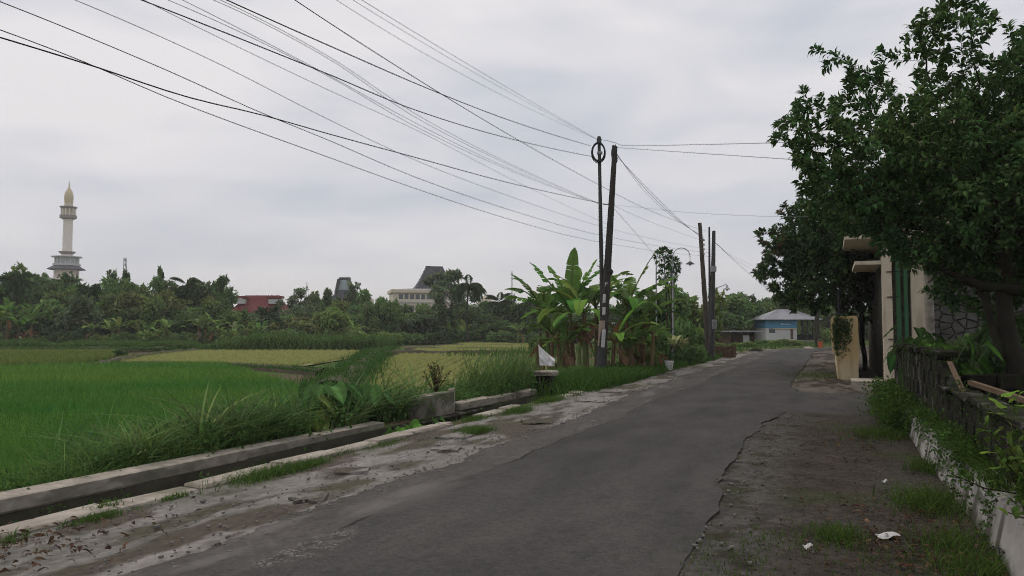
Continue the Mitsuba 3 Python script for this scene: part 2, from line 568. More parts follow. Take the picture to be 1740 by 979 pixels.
def f_plank(p, n, uv):
    g = fbm(p.x * 5, p.y * 9, p.z * 24, 4)
    return mix((.07, .048, .03), (.17, .12, .08), g)


def f_black(p, n, uv):
    g = fbm(p.x * 8, p.y * 8, p.z * 2, 3)
    r = smoothstep(.62, .8, fbm(p.x * 11, p.y * 11, p.z * 3 + 9, 3))
    return mix(mix((.012, .012, .013), (.035, .035, .037), g), (.09, .06, .04), r * .7)


scene['mat_gravel'] = princ((.15, .143, .132), .9, .2)
scene['mat_dark_pole'] = princ(proc(lambda p, n, uv: f_wood(p, n, uv) * mi.Color3f(.55, .60, .66)), .85, .2)
scene['mat_wood_pole'] = princ(proc(f_wood), .85, .2)
scene['mat_plank'] = princ(proc(f_plank), .8, .2)
scene['mat_black_steel'] = princ(proc(f_black), .5, .5)
scene['mat_cable'] = princ((.012, .012, .013), .5, .4)
scene['mat_cable_grey'] = princ((.20, .20, .22), .5, .4)
scene['mat_galv'] = princ((.30, .31, .32), .45, .5, .6)
scene['mat_white'] = princ((.70, .70, .69), .6, .4)
scene['mat_paper'] = princ((.48, .48, .47), .8, .2)
scene['mat_poster'] = princ((.30, .24, .19), .8, .2)
scene['mat_green_paint'] = princ((.022, .105, .040), .45, .5)
scene['mat_gold'] = princ((.52, .44, .27), .5, .5)
scene['mat_minaret'] = princ((.72, .66, .59), .7, .3)
scene['mat_minaret_pink'] = princ((.60, .50, .46), .7, .3)
scene['mat_minaret_trim'] = princ((.27, .235, .23), .7, .3)
scene['mat_dark_roof'] = princ((.075, .075, .095), .7, .3)
scene['mat_glass_dark'] = princ((.05, .065, .075), .12, .6)
scene['mat_glass_blue'] = princ((.30, .38, .40), .15, .6)
scene['mat_red_roof'] = princ((.14, .024, .026), .75, .3)
scene['mat_red_tile'] = princ((.26, .075, .05), .8, .2)
scene['mat_wall_cream'] = princ((.56, .50, .40), .8, .3)
scene['mat_wall_white'] = princ((.48, .48, .47), .8, .3)
scene['mat_blue'] = princ((.07, .23, .38), .6, .4)
scene['mat_orange'] = princ((.45, .10, .03), .6, .4)
scene['mat_rust'] = princ((.10, .06, .04), .85, .2)
scene['mat_shed'] = princ((.05, .036, .028), .9, .2)
scene['mat_dark'] = princ((.015, .015, .016), .7, .3)


def f_zinc(p, n, uv):
    a = fbm(p.x * 1.2, p.y * 1.2, 3, 3)
    return mix((.18, .19, .21), (.28, .29, .315), a)


scene['mat_zinc'] = princ(proc(f_zinc), .5, .5, .2)


def f_shingle(p, n, uv):
    row = smoothstep(.0, .18, p.z * 2.5 - dr.floor(p.z * 2.5))
    return mix((.03, .03, .037), (.065, .063, .075), row) * (.8 + .4 * noise(p.x * 2, p.y * 2, p.z * 3))


scene['mat_shingle'] = princ(proc(f_shingle), .75, .3)
scene['mat_shingle_grey'] = princ((.16, .165, .19), .7, .3)


def b_ripple(p, n, uv):
    return fbm(p.x * 3, p.y * 3, 0, 3)


def f_paddy(p, n, uv):
    a = fbm(p.x * .5, p.y * .5, 4, 4)
    return mix((.10, .085, .04), (.16, .14, .07), a)


scene['mat_paddy_water'] = bumped(princ(proc(f_paddy), .12, .5), b_ripple, .008)
scene['mat_cloth'] = {'type': 'principledthin', 'base_color': {'type': 'rgb', 'value': [.75, .75, .76]}, 'roughness': .5, 'spec_trans': 0.0, 'diff_trans': .6, 'eta': 1.4}


# ------------------------------------------------------------------ ground
def bend(t):
    t = np.asarray(t, float)
    u = np.clip(t - 58, 0, 24)
    return .021 * u * u + np.clip(t - 82, 0, None) * 1.0


def n2(x, y, s=1.0, seed=0, octv=3):
    return meshkit.fbm(np.stack([np.asarray(x) * s, np.asarray(y) * s, np.zeros(np.shape(x))], -1), octv, seed) - .5


DR0, DR1 = -6.87, -6.17          # the drain: its field side and its road side
FIELD = -.55


def sst(a, b, x):
    t = np.clip((x - a) / (b - a), 0, 1)
    return t * t * (3 - 2 * t)


def terrain(X, Y):
    c = bend(Y)
    x = X - c
    z = np.full(np.shape(X), -.03)
    field = FIELD + .08 * n2(X, Y, .5, 3)
    z = np.where(x < -7.0, -.02 + (field + .02) * sst(-7.3, -8.6, x) + .05 * n2(X, Y, 1.7, 4), z)
    z = np.where((x > DR0 + .005) & (x < DR1 - .005) & (Y < 58), -.52, z)
    # village side beyond the poles is level with the road
    v = sst(38, 50, Y + .35 * np.clip(X + 22, -60, 0))
    v = v * sst(-27, -15, X)
    z = np.where(x < -7.0, z * (1 - v) + v * .02, z)
    # garden behind the right-hand wall
    g = sst(1.25, 1.5, X) * (1 - sst(15.7, 16.1, Y))
    z = z + g * .30
    z = np.where((x > 3.5) & (Y > 30), z + .1, z)
    far = np.hypot(X, Y)
    return z + sst(118, 150, far) * .4 + .6 * sst(150, 500, far) * n2(X, Y, .01, 6)


xs = np.unique(np.round(np.concatenate([np.linspace(-1500, -200, 14), np.linspace(-200, -60, 24), np.linspace(-60, -12, 60), np.linspace(-12, -7.4, 24),
     [-7.3, -7.15, DR0 - .01, DR0 + .01, -6.6, -6.4, DR1 - .01, DR1 + .01, -5.8, -5, -4, -3, -2, -1, 0, .8, 1.05, 1.25, 1.35, 1.5, 1.7], np.linspace(2, 20, 30), np.linspace(22, 120, 40), np.linspace(140, 1500, 16)]), 3))
ys = np.unique(np.round(np.concatenate([np.linspace(-400, -20, 10), np.linspace(-18, 0, 14), np.linspace(0, 60, 121), np.linspace(61, 140, 70), np.linspace(150, 1800, 30)]), 3))
single('ground', grid_sheet(xs, ys, terrain), 'mat_ground', 'green and brown soil under the fields, village and verges', kind='structure', smooth=35)


def strip(x0f, x1f, t0, t1, dt, nx, zf, skirt=.0):
    """A sheet that follows the road; x0f, x1f give its edges at t, zf its height (u across 0..1, x, t)."""
    t = np.arange(t0, t1 + dt * .5, dt)
    u = np.linspace(0, 1, nx)
    a, b = x0f(t), x1f(t)
    X = a[None] + (b - a)[None] * u[:, None]
    Tt = np.broadcast_to(t[None], X.shape)
    Z = zf(np.broadcast_to(u[:, None], X.shape), X, Tt)
    P = np.stack([X + bend(Tt), Tt, Z], -1)
    if skirt:
        lo, hi = P[:1].copy(), P[-1:].copy()
        lo[..., 2] -= skirt
        hi[..., 2] -= skirt
        P = np.concatenate([lo, P, hi])
    n = P.shape[1]
    i, j = np.meshgrid(np.arange(P.shape[0] - 1), np.arange(n - 1), indexing='ij')
    return P.reshape(-1, 3), quads(np.stack([i * n + j, (i + 1) * n + j, (i + 1) * n + j + 1, i * n + j + 1], -1).reshape(-1, 4))


def rag(t, seed, amp=.12):
    p = np.stack([t * 1.1, np.zeros_like(t) + seed, np.zeros_like(t)], -1)
    q = np.stack([t * 6.0, np.zeros_like(t) + seed + 5, np.zeros_like(t)], -1)
    return (meshkit.fbm(p, 4, seed) - .5) * amp * 2 + (meshkit.fbm(q, 2, seed) - .5) * amp * .5


def left_edge(t):
    return -4.25 - .5 * sst(8, 26, t) + rag(t, 3, .18)


def right_edge(t):
    # a driveway joins on the right between 16 and 22 m
    return -.98 - .12 * sst(4, 12, t) + rag(t * .55, 9, .15) + .3 * sst(13.5, 15.2, t) * (1 - sst(21.5, 23, t))


def road_z(u, x, t):
    lip = .020 * sst(.42, .58, .5 + n2(x * 0 + 3, t, .5, 15)) 
    return .005 + lip * .7 * sst(.9, 1, u) + .04 * (1 - (2 * u - 1) ** 2) + .008 * n2(x, t, 1.5, 5)


tt0 = -6
single('road', strip(left_edge, right_edge, tt0, 120, .08, 26, road_z, .06), 'mat_asphalt', 'worn grey asphalt lane running away between verges', kind='structure', smooth=35)
single('pavement', strip(lambda t: t * 0 - 5.88, lambda t: left_edge(t) + .35, tt0, 66, .08, 22,
       lambda u, x, t: -.012 + .016 * n2(x, t, 2.2, 8, 4) + .014 * n2(x, t, 9, 2, 2) - .02 * sst(.8, 1, u)), 'mat_apron', 'broken pale concrete apron between the drain kerb and the asphalt', kind='structure', smooth=35)
single('verge', strip(lambda t: right_edge(t) - .3, lambda t: t * 0 + 1.06, tt0, 16.2, .08, 26,
       lambda u, x, t: -.004 + .03 * n2(x, t, 2.6, 6, 4) + .012 * n2(x, t, 11, 2, 2) - .006 * (1 - sst(0, .2, u))), 'mat_verge', 'dark earth verge with moss and leaf litter at right of the asphalt', kind='structure', smooth=35)
# driveway to the right
X, Y, Z = [], [], []
single('driveway', grid_sheet(np.linspace(-1.1, 9, 60), np.linspace(15.6, 21.4, 60), lambda X, Y: .022 + .012 * n2(X, Y, 1.2, 3) - .06 * (np.clip(15.95 + .25 * n2(X, Y * 0, .9, 4) - Y, 0, .2) / .2) - .06 * np.clip((Y - 20.6 - .35 * n2(X, Y * 0, .7, 5)), 0, .5)),
       'mat_asphalt', 'short asphalt driveway turning off to the right towards the house', kind='structure', smooth=35)
single('verge', strip(lambda t: right_edge(t) - .3, lambda t: t * 0 + 3.2, 20.6, 70, .12, 24,
       lambda u, x, t: -.004 + .05 * n2(x, t, 1.3, 16, 4) - .02 * (1 - sst(0, .15, u))), 'mat_dirt_apron', 'dirty concrete and soil verge beyond the driveway', kind='structure', smooth=35)

# ------------------------------------------------------------------ drain, kerb and ledge
g = thing('roadside_drain', 'open concrete roadside drain with dark wet walls beside the rice', 'drain')
for name, x in (('field_wall', DR0), ('road_wall', DR1)):
    tv = np.arange(-4, 58.1, .5)
    w = .06
    pts = [(x - w / 2 if name == 'field_wall' else x - w / 2, t) for t in tv]
    v, f = loft4([np.array([[px_ - w / 2, t, -.55], [px_ + w / 2 + .02 * n2(t, 0, 2, 1), t, -.55], [px_ + w / 2 + .02 * n2(t, 3, 2, 2), t, -.035], [px_ - w / 2, t, -.035]]) for px_, t in pts])
    part(g, name, (v, f), 'mat_drain')
part(g, 'bed', grid_sheet(np.linspace(DR0 + .03, DR1 - .03, 6), np.arange(-4, 58, .3), lambda X, Y: -.47 + .09 * n2(X, Y, 3, 4, 4)), 'mat_drain', True)


def slab_run(root, name, x0, x1, ts, top, hgt_, jit=.01):
    for a, b in ts:
        m = chbox((x1 - x0 + R.normal(0, .012), (b - a) - .018, hgt_), .022, ((x0 + x1) / 2 + R.normal(0, jit), (a + b) / 2, top - hgt_ + R.normal(0, jit * .8)), R.normal(0, .008), .006, (R.normal(0, .006), R.normal(0, .012)))
        part(root, name, m, 'mat_concrete')


def cuts(a, b, step, jit=.2):
    t, out = a, []
    while t < b - .25:
        s = min(step * R.uniform(1 - jit, 1 + jit), b - t)
        out.append((t, t + s))
        t += s
    return out


ledge = thing('drain_ledge', 'long raised concrete ledge on the field side of the drain, nearest stretch', 'ledge')
slab_run(ledge, 'slab', -7.14, DR0, [(-1, 4.1), (4.1, 11.1)], .085, .15, .003)
ledge2 = thing('drain_ledge', 'short broken concrete ledge between the upright block and the flag post', 'ledge')
slab_run(ledge2, 'slab', -7.13, DR0 - .01, [(13.8, 15.35), (15.55, 17.0), (17.3, 18.3)], .09, .17, .03)
ledge3 = thing('drain_ledge', 'far concrete ledge of the drain beyond the paired utility poles', 'ledge')
slab_run(ledge3, 'slab', -7.13, DR0 - .01, cuts(25.9, 31, 1.8) + cuts(43, 54, 2.5), .09, .2, .02)
kerb = thing('kerb', 'pale concrete kerb strip on the road side of the drain', 'kerb')
slab_run(kerb, 'kerbstone', -6.15, -5.87, cuts(-1, 11.6, 1.15), .035, .16)
slab_run(kerb, 'kerbstone', -6.15, -5.87, [(12.9, 13.9), (14.0, 14.7), (17.4, 18.3), (18.4, 19.0), (24.8, 25.7), (25.8, 26.9), (27.6, 28.9), (30.2, 31.4)] + cuts(40, 56, 1.6, .3), .04, .16, .03)

b0 = thing('culvert_block', 'square mossy concrete block standing beside the drain, below the dead shrub', 'concrete block')
part(b0, 'headwall', chbox((.22, 1.35, .52), .02, (-7.0, 12.9, -.13), -.06, .012), 'mat_mossy_conc')
part(b0, 'side_post', chbox((.12, .12, .56), .015, (-6.97, 13.66, -.13), .1, .008), 'mat_concrete')
part(b0, 'beam', chbox((.2, 3.4, .16), .02, (-6.78, 12.9, -.2), .03, .012), 'mat_mossy_block')
b1 = thing('culvert_block', 'dark blocky concrete culvert end at the foot of the white flag', 'concrete block')
part(b1, 'body', chbox((.40, .55, .60), .03, (-6.86, 18.8, -.2), .1, .015), 'mat_mossy_block')
part(b1, 'cap', chbox((.52, .7, .12), .02, (-6.86, 18.8, .405), .12, .01), 'mat_concrete')

# loose broken slabs and stones on the apron
sm = []
for i in range(1500):
    t = R.uniform(2.5, 34) if i % 3 else R.uniform(2.5, 14)
    x = left_edge(np.array([t]))[0] + R.normal(.02, .16) if i % 2 else R.uniform(-5.85, -4.2)
    s = R.uniform(.005, .019) * (1.7 if R.random() < .05 else 1)
    sm.append(chbox((s * R.uniform(1, 1.8), s * R.uniform(1, 1.8), s), s * .3, (x, t, .002 + R.uniform(-.2, .2) * s), R.uniform(0, 6), s * .1))
for i in range(160):
    t = R.uniform(2.5, 15.5)
    x = right_edge(np.array([t]))[0] + abs(R.normal(.05, .3))
    s = R.uniform(.007, .022)
    sm.append(chbox((s * R.uniform(1, 1.8), s * R.uniform(1, 1.8), s), s * .3, (x, t, .004), R.uniform(0, 6), s * .1))
single('gravel', cat(sm), 'mat_gravel', 'loose gravel and crumbs of broken concrete along the asphalt edges', 'gravel', kind='stuff')
ORD = ['nearest the camera', 'second nearest', 'third nearest', 'middle one', 'third farthest', 'second farthest', 'farthest away']
for i, (x, t, a, b) in enumerate(sorted([(-5.2, 10.3, .38, .3), (-4.75, 9.2, .32, .24), (-5.0, 7.4, .34, .25), (-4.7, 12.4, .45, .25), (-4.95, 16.6, .55, .3), (-5.2, 19.2, .5, .3), (-4.6, 6.1, .3, .22)], key=lambda q: q[1])):
    nq = 15
    rr_ = R.uniform(.55, 1.25, nq)
    q = [(x + a * rr_[k] * math.cos(k * 2 * np.pi / nq) * .6, t + b * rr_[k] * math.sin(k * 2 * np.pi / nq)) for k in range(nq)]
    r0 = np.array([[u, w, -.01] for u, w in q])
    r1 = r0 * [1, 1, 0] + [0, 0, .016]
    r1[:, :2] = (r1[:, :2] - [x, t]) * .96 + [x, t]
    r1[:, 2] += R.normal(0, .003, nq)
    single('concrete_flake', loft4([r0, r1]), 'mat_apron', f'thin broken flake of pale concrete lying on the apron, {ORD[i]} of the seven', 'concrete piece', 'broken concrete flakes on the apron')

# ------------------------------------------------------------------ rice fields
F1 = np.array([[-8.2, 1.0, 0], [-8.3, 8, 0], [-9.2, 12, 0], [-11.5, 17, 0], gp(375, 623, FIELD + .1), gp(150, 626, FIELD + .1), gp(-120, 632, FIELD + .1), [-40, 8, 0], [-22, -2, 0], [-9, -2, 0]])
F2 = np.array([gp(-140, 632, FIELD), gp(60, 624, FIELD), gp(190, 613, FIELD), gp(200, 600, FIELD), gp(-140, 600, FIELD)])
F3 = np.array([gp(205, 624, FIELD), gp(480, 630, FIELD), gp(590, 612, FIELD), gp(612, 599, FIELD), gp(330, 598, FIELD), gp(195, 612, FIELD)])
F4 = np.array([gp(622, 672, FIELD), gp(800, 672, FIELD), gp(962, 644, FIELD), gp(955, 606, FIELD), gp(680, 605, FIELD), gp(640, 625, FIELD)])
F5 = [np.array([gp(a, y0, FIELD), gp(b, y0, FIELD), gp(b, y1, FIELD), gp(a2, y1, FIELD)]) for a, a2, b, y0, y1 in ((690, 715, 955, 604, 598.5), (720, 760, 945, 597.5, 592), (765, 790, 930, 591.5, 587.5), (795, 800, 900, 587, 585))]


def poly_sheet(P, z):
    from shapely.geometry import Polygon
    v, f = trimesh.creation.triangulate_polygon(Polygon(np.asarray(P)[:, :2]), engine='earcut')
    return np.column_stack([v, np.full(len(v), z)]), f


for P in (F3, F4, *F5):
    single('paddy_water', poly_sheet(P, FIELD + .07), 'mat_paddy_water', 'shallow muddy water standing in a young rice paddy', kind='structure')


def sample_poly(P, n):
    lo, hi = P[:, :2].min(0), P[:, :2].max(0)
    out = []
    while sum(map(len, out)) < n:
        q = R.uniform(lo, hi, (n * 2, 2))
        out.append(q[in_poly(q, P)])
    return np.vstack(out)[:n]


# near tall rice: more, finer blades where they are close
q = sample_poly(F1, 1200000)
dq = depth(np.column_stack([q, q[:, 0] * 0]))
pq = pxof(np.column_stack([q, q[:, 0] * 0]))
keep = (dq > 4) & (pq > -330) & (R.random(len(q)) < np.clip((6.5 / np.maximum(dq, 1)) ** 1.35, 0, 1) * .62)
q, dq = q[keep], dq[keep]
# planted in hills on a loose grid
gq = np.round(q / .16) * .16 + R.normal(0, .035, q.shape)
q = gq
hb = R.uniform(.40, .62, len(q)) * (1 + .28 * n2(q[:, 0], q[:, 1], .5, 12))
pz = np.column_stack([q, np.full(len(q), FIELD)])
tint = n2(q[:, 0], q[:, 1], .25, 40)[:, None]
col = np.array([.122, .250, .050]) * (1 + tint * np.array([1.0, .35, .3]))
single('rice_field', blades(pz, hb, np.clip(.010 * dq / 7, .009, .055), R.uniform(.1, .55, len(q)), col, 2), 'mat_grass', 'dense bright green rice crop filling the near field', 'rice', kind='stuff')
print('rice blades', len(q))

# older dull rice far left
q = sample_poly(F2, 26000)
pz = np.column_stack([q, np.full(len(q), FIELD)])
single('rice_field', blades(pz, R.uniform(.35, .55, len(q)), .07, R.uniform(.1, .5, len(q)), (.17, .22, .06), 2), 'mat_grass', 'dull yellow green rice crop in the far left field', 'rice', kind='stuff')


def seedlings(P, row, along, axis, h=(.25, .38), per=6, w=.03):
    a = math.radians(axis)
    u, v = np.array([math.cos(a), math.sin(a)]), np.array([-math.sin(a), math.cos(a)])
    L = P[:, :2] @ np.stack([u, v], 1)
    lo, hi = L.min(0), L.max(0)
    gu, gv = np.meshgrid(np.arange(lo[0], hi[0], along), np.arange(lo[1], hi[1], row), indexing='ij')
    L = np.stack([gu.ravel(), gv.ravel()], 1) + R.normal(0, .03, (gu.size, 2))
    q = L[:, :1] * u + L[:, 1:] * v
    q = q[in_poly(q, P)]
    q = np.repeat(q, per, 0) + R.normal(0, .035, (len(q) * per, 2))
    pz = np.column_stack([q, np.full(len(q), FIELD + .05)])
    return blades(pz, R.uniform(*h, len(q)), w, R.uniform(.2, .9, len(q)), (.36, .385, .14), 2)


single('rice_seedlings', seedlings(F3, .74, .15, 116, per=8), 'mat_grass', 'yellow green rice seedlings in rows in the left paddy', 'rice', kind='stuff')
single('rice_seedlings', seedlings(F4, .62, .13, 112, per=7, w=.028), 'mat_grass', 'yellow green rice seedlings in rows in the right paddy', 'rice', kind='stuff')
single('rice_seedlings', cat([seedlings(P, .5, .2, 95, (.38, .55), per=8, w=.085) for P in F5]), 'mat_grass', 'rice seedlings in the narrow far terraces', 'rice', kind='stuff')


def bund(poly, w, h, label):
    P = np.array(poly)[:, :2]
    seg = np.linalg.norm(np.diff(P, axis=0), axis=1)
    s = np.concatenate([[0], np.cumsum(seg)])
    ss = np.arange(0, s[-1], .6)
    c = np.stack([np.interp(ss, s, P[:, k]) for k in (0, 1)], 1)
    t = unit(np.gradient(c, axis=0))
    nrm = np.stack([-t[:, 1], t[:, 0]], 1)
    prof = np.array([(-1, -.05), (-.75, .55), (-.4, .95), (0, 1.05), (.4, .9), (.75, .5), (1, -.05)])
    V = np.concatenate([np.concatenate([c + nrm * w * a * (1 + .25 * n2(ss, ss * 0 + a, .8, 3))[:, None], (FIELD - .03 + h * b * (1 + .5 * n2(ss, ss * 0 + a, 1.1, 7)))[:, None]], 1)[:, None] for a, b in prof], 1)
    n = len(prof)
    i, j = np.meshgrid(np.arange(len(c) - 1), np.arange(n - 1), indexing='ij')
    single('bund', (V.reshape(-1, 3), quads(np.stack([i * n + j, (i + 1) * n + j, (i + 1) * n + j + 1, i * n + j + 1], -1).reshape(-1, 4))), 'mat_mud', label, kind='structure', smooth=True)
    return c


c34 = bund([gp(655, 593, FIELD), gp(632, 610, FIELD), gp(605, 640, FIELD), gp(560, 668, FIELD)], 1.0, .42, 'grassy earth bank between the left and right paddies')
c31 = bund([gp(160, 628, FIELD), gp(200, 617, FIELD), gp(260, 606, FIELD), gp(340, 598, FIELD)], .55, .38, 'brown earth bank at the left end of the yellow paddy')
cF = bund([gp(-150, 599, FIELD), gp(200, 599, FIELD), gp(400, 597, FIELD), gp(640, 596, FIELD)], .8, .5, 'grassy bank along the far side of the left paddies')
c45 = [bund([gp(a, y, FIELD), gp(b, y, FIELD)], .38, .44, 'low dark earth bund between the narrow far terraces') for a, b, y in ((655, 960, 604.8), (690, 950, 598), (740, 935, 592), (780, 910, 587.3))]
c3n = bund([gp(200, 625, FIELD), gp(360, 626, FIELD), gp(480, 632, FIELD), gp(560, 640, FIELD)], .5, .35, 'grassy bank between tall near rice and the yellow paddy')


def along(c, n, spread):
    i = R.integers(0, len(c), n)
    return c[i] + R.normal(0, spread, (n, 2))


bl = []
for c, n, sp, h, w in ((c34, 7000, .6, (.2, .5), .05), (c31, 1200, .4, (.1, .3), .05), (cF, 12000, .8, (.2, .55), .07), (c3n, 3500, .35, (.1, .25), .04)):
    q = along(c, n, sp)
    bl.append(blades(np.column_stack([q, np.full(n, FIELD + .2)]), R.uniform(*h, n), w, R.uniform(.2, .9, n), (.055, .125, .028), 2))
for c in c45:
    q = along(c, 500, .2)
    bl.append(blades(np.column_stack([q, np.full(500, FIELD + .2)]), R.uniform(.1, .25, 500), .06, R.uniform(.2, .9, 500), (.07, .11, .03), 2))
single('bank_grass', cat(bl), 'mat_grass', 'green grass growing on the banks between the paddies', 'grass', kind='stuff')

# ------------------------------------------------------------------ tall weeds between the ledge and the field
TARO = [(-7.48, 9.75, .40, .50, 9, 'yellowing heart leaved plant low beside the near ledge'), (-7.58, 10.45, .46, .74, 11, 'large heart leaved plant drooping over the near ledge, middle of the row'),
        (-7.50, 11.25, .44, .66, 10, 'heart leaved plant closest to the upright concrete block'), (-8.05, 11.15, .48, .95, 11, 'tallest heart leaved plant behind the row by the near ledge')]


def clear_of_taro(p):
    keep = np.ones(len(p), bool)
    for x_, t_, *_ in TARO:
        keep &= np.hypot(p[:, 0] - x_, (p[:, 1] - t_) * .8) > .34
    return keep


def weed_band(t0, t1, n, off, h, w, lean, col, seg=4, clump=.12, tall=None):
    m = max(1, n // 14)
    ct = R.uniform(t0, t1, m)
    cx = -7.2 - np.abs(R.normal(0, 1, m)) * off(ct)
    k = R.integers(0, m, n)
    p = np.column_stack([cx[k] + R.normal(0, clump, n), ct[k] + R.normal(0, clump, n), np.zeros(n)])
    p[:, 0] = np.minimum(p[:, 0], -7.16)
    kk = clear_of_taro(p)
    p, k = p[kk], k[kk]
    n = len(p)
    p[:, 2] = terrain(p[:, 0], p[:, 1]) - .02
    hs = R.uniform(*h, m)[k] * R.uniform(.55, 1.1, n)
    return blades(p, hs, w, R.uniform(*lean, n), col, seg)


g1 = [weed_band(1.5, 8.5, 5000, lambda t: .14 + .0 * t, (.12, .34), .014, (.3, 1.2), (0.104, 0.189, 0.051)),
      weed_band(5.5, 9, 2600, lambda t: .30 + .1 * (t - 5), (.3, .75), .020, (.35, 1.3), (0.116, 0.201, 0.061), clump=.07),
      weed_band(8, 12.2, 2600, lambda t: .8 + 0 * t, (.4, .9), .026, (.4, 1.4), (0.110, 0.195, 0.063), clump=.08),
      weed_band(7.5, 12.5, 2600, lambda t: 1.6 + 0 * t, (.7, 1.35), .030, (.4, 1.5), (0.098, 0.183, 0.061), clump=.09),
      weed_band(8, 12.5, 900, lambda t: 1.1 + 0 * t, (.7, 1.3), .034, (.5, 1.5), (.15, .215, .085), clump=.10),
      weed_band(12, 18, 6500, lambda t: .6 + 0 * t, (.25, .62), .024, (.3, 1.2), (0.104, 0.189, 0.056)),
      weed_band(13, 26, 6500, lambda t: 2.6 + 0 * t, (.2, .5), .030, (.4, 1.3), (.085, .150, .048)),
      weed_band(19.5, 24, 7000, lambda t: .5 + 0 * t, (.3, .7), .026, (.2, .9), (0.104, 0.189, 0.051)),
      weed_band(21, 46, 9000, lambda t: .9 + 0 * t, (.25, .7), .03, (.2, .9), (.080, .145, .040)),
      weed_band(15.6, 19.3, 1900, lambda t: .55 + 0 * t, (.6, 1.5), .024, (.15, .6), (.12, .20, .062), clump=.12)]
# broad leaved weeds mixed in along the bank
for x_, t_, n_, r_, h_, sz in ((-7.5, 6.2, 260, .22, .35, .07), (-7.6, 7.6, 420, .3, .5, .09), (-7.7, 8.8, 500, .35, .6, .10), (-7.5, 9.8, 420, .3, .5, .09), (-8.6, 10.5, 700, .5, .9, .12), (-7.45, 11.6, 360, .25, .45, .09), (-7.6, 12.3, 500, .35, .6, .10), (-7.4, 14.2, 420, .3, .4, .08), (-7.5, 15.6, 420, .3, .45, .09), (-7.6, 17.3, 500, .35, .6, .10), (-8.4, 13.6, 500, .5, .5, .10), (-7.3, 5.0, 150, .15, .25, .06)):
    g1.append(leafy(n_, (x_, t_, float(terrain(np.array(x_), np.array(t_)))), r_, h_, sz, (.085, .165, .050)))
for i in range(46):
    t_ = R.uniform(6.3, 13.2)
    x_ = -7.35 - abs(R.normal(0, .55)) - (.9 * R.random() if t_ > 8 else 0)
    if not clear_of_taro(np.array([[x_, t_]]))[0]:
        continue
    n_ = int(R.integers(14, 46))
    p_ = np.column_stack([x_ + R.normal(0, .05, n_), t_ + R.normal(0, .05, n_), np.full(n_, float(terrain(np.array(x_), np.array(t_))))])
    c_ = np.array([.125, .205, .066]) * R.uniform(.75, 1.55) * np.array([R.uniform(.9, 1.25), 1, R.uniform(.8, 1.3)])
    g1.append(blades(p_, R.uniform(.55, 1.4, n_) * (.6 if t_ < 7.6 else 1), R.uniform(.022, .042, n_), R.uniform(.25, 1.5, n_), c_, 5, colvar=.3))
for x_, t_, n_ in ((-7.5, 6.6, 26), (-7.65, 7.0, 18)):
    p_ = np.column_stack([x_ + R.normal(0, .06, n_), t_ + R.normal(0, .06, n_), np.full(n_, -.15)])
    g1.append(blades(p_, R.uniform(.5, .95, n_), .020, R.uniform(.2, 1.0, n_), (.19, .235, .10), 5))
single('tall_grass', cat(g1), 'mat_grass', 'tall rank grass and weeds growing behind the drain ledge', 'grass', kind='stuff')


# grass on kerb, apron, poles' foot and in the drain
vg = []
for x, t, n, r, h in ((-5.78, 3.7, 420, .22, .10), (-5.78, 4.75, 260, .16, .08), (-5.74, 6.9, 1100, .36, .14), (-5.74, 7.5, 500, .25, .10), (-5.8, 5.6, 160, .12, .07), (-5.8, 9.3, 260, .3, .08), (-5.1, 10.9, 700, .22, .14), (-5.45, 11.2, 300, .25, .07), (-5.9, 12.4, 500, .3, .1),
                      (-5.7, 14.0, 800, .35, .14), (-5.85, 16.3, 800, .4, .16), (-5.8, 23, 900, .5, .2), (-5.78, 2.95, 300, .18, .09), (-6.0, 5.0, 120, .1, .12), (-5.9, 8.4, 200, .2, .08)):
    p = np.column_stack([R.normal(x, r * .3, n), R.normal(t, r * .9, n), np.full(n, -.01)])
    vg.append(blades(p, R.uniform(.4, 1.2, n) * h, .009, R.uniform(.3, 1.2, n), (.085, .150, .036), 2))
for x, t, n, rx, rt, h in ((-6.5, 21.5, 7000, .45, 1.4, .55), (-6.3, 23.6, 7000, .45, 1.1, .5), (-6.4, 27, 2500, .5, 1.2, .4), (-6.6, 34, 2500, .7, 3, .4), (-6.3, 41, 2600, .6, 1.2, .45), (-6.6, 48, 2500, .5, 3, .4)):
    p = np.column_stack([R.normal(x, rx, n), R.normal(t, rt, n), np.full(n, -.05)])
    p = p[p[:, 0] < -5.6]
    n = len(p)
    vg.append(blades(p, R.uniform(.35, 1.15, n) * h, .022, R.uniform(.15, .9, n), (.062, .135, .028), 3))
for t in np.arange(2.6, 24, .33):
    vg.append(leafy(int(R.integers(4, 46)), ((DR0 + .06 if R.random() < .5 else DR1 - .06) + R.normal(0, .03), t + R.normal(0, .1), -.42), .06, .34, .05, (.075, .13, .04)))
for t in np.arange(2.5, 40, .45):
    n = int(R.integers(8, 70))
    p = np.column_stack([R.uniform(DR0 + .05, DR1 - .05, n), R.normal(t, .2, n), np.full(n, -.46)])
    vg.append(blades(p, R.uniform(.12, .42, n), .013, R.uniform(.2, 1, n), (.06, .115, .03), 3))
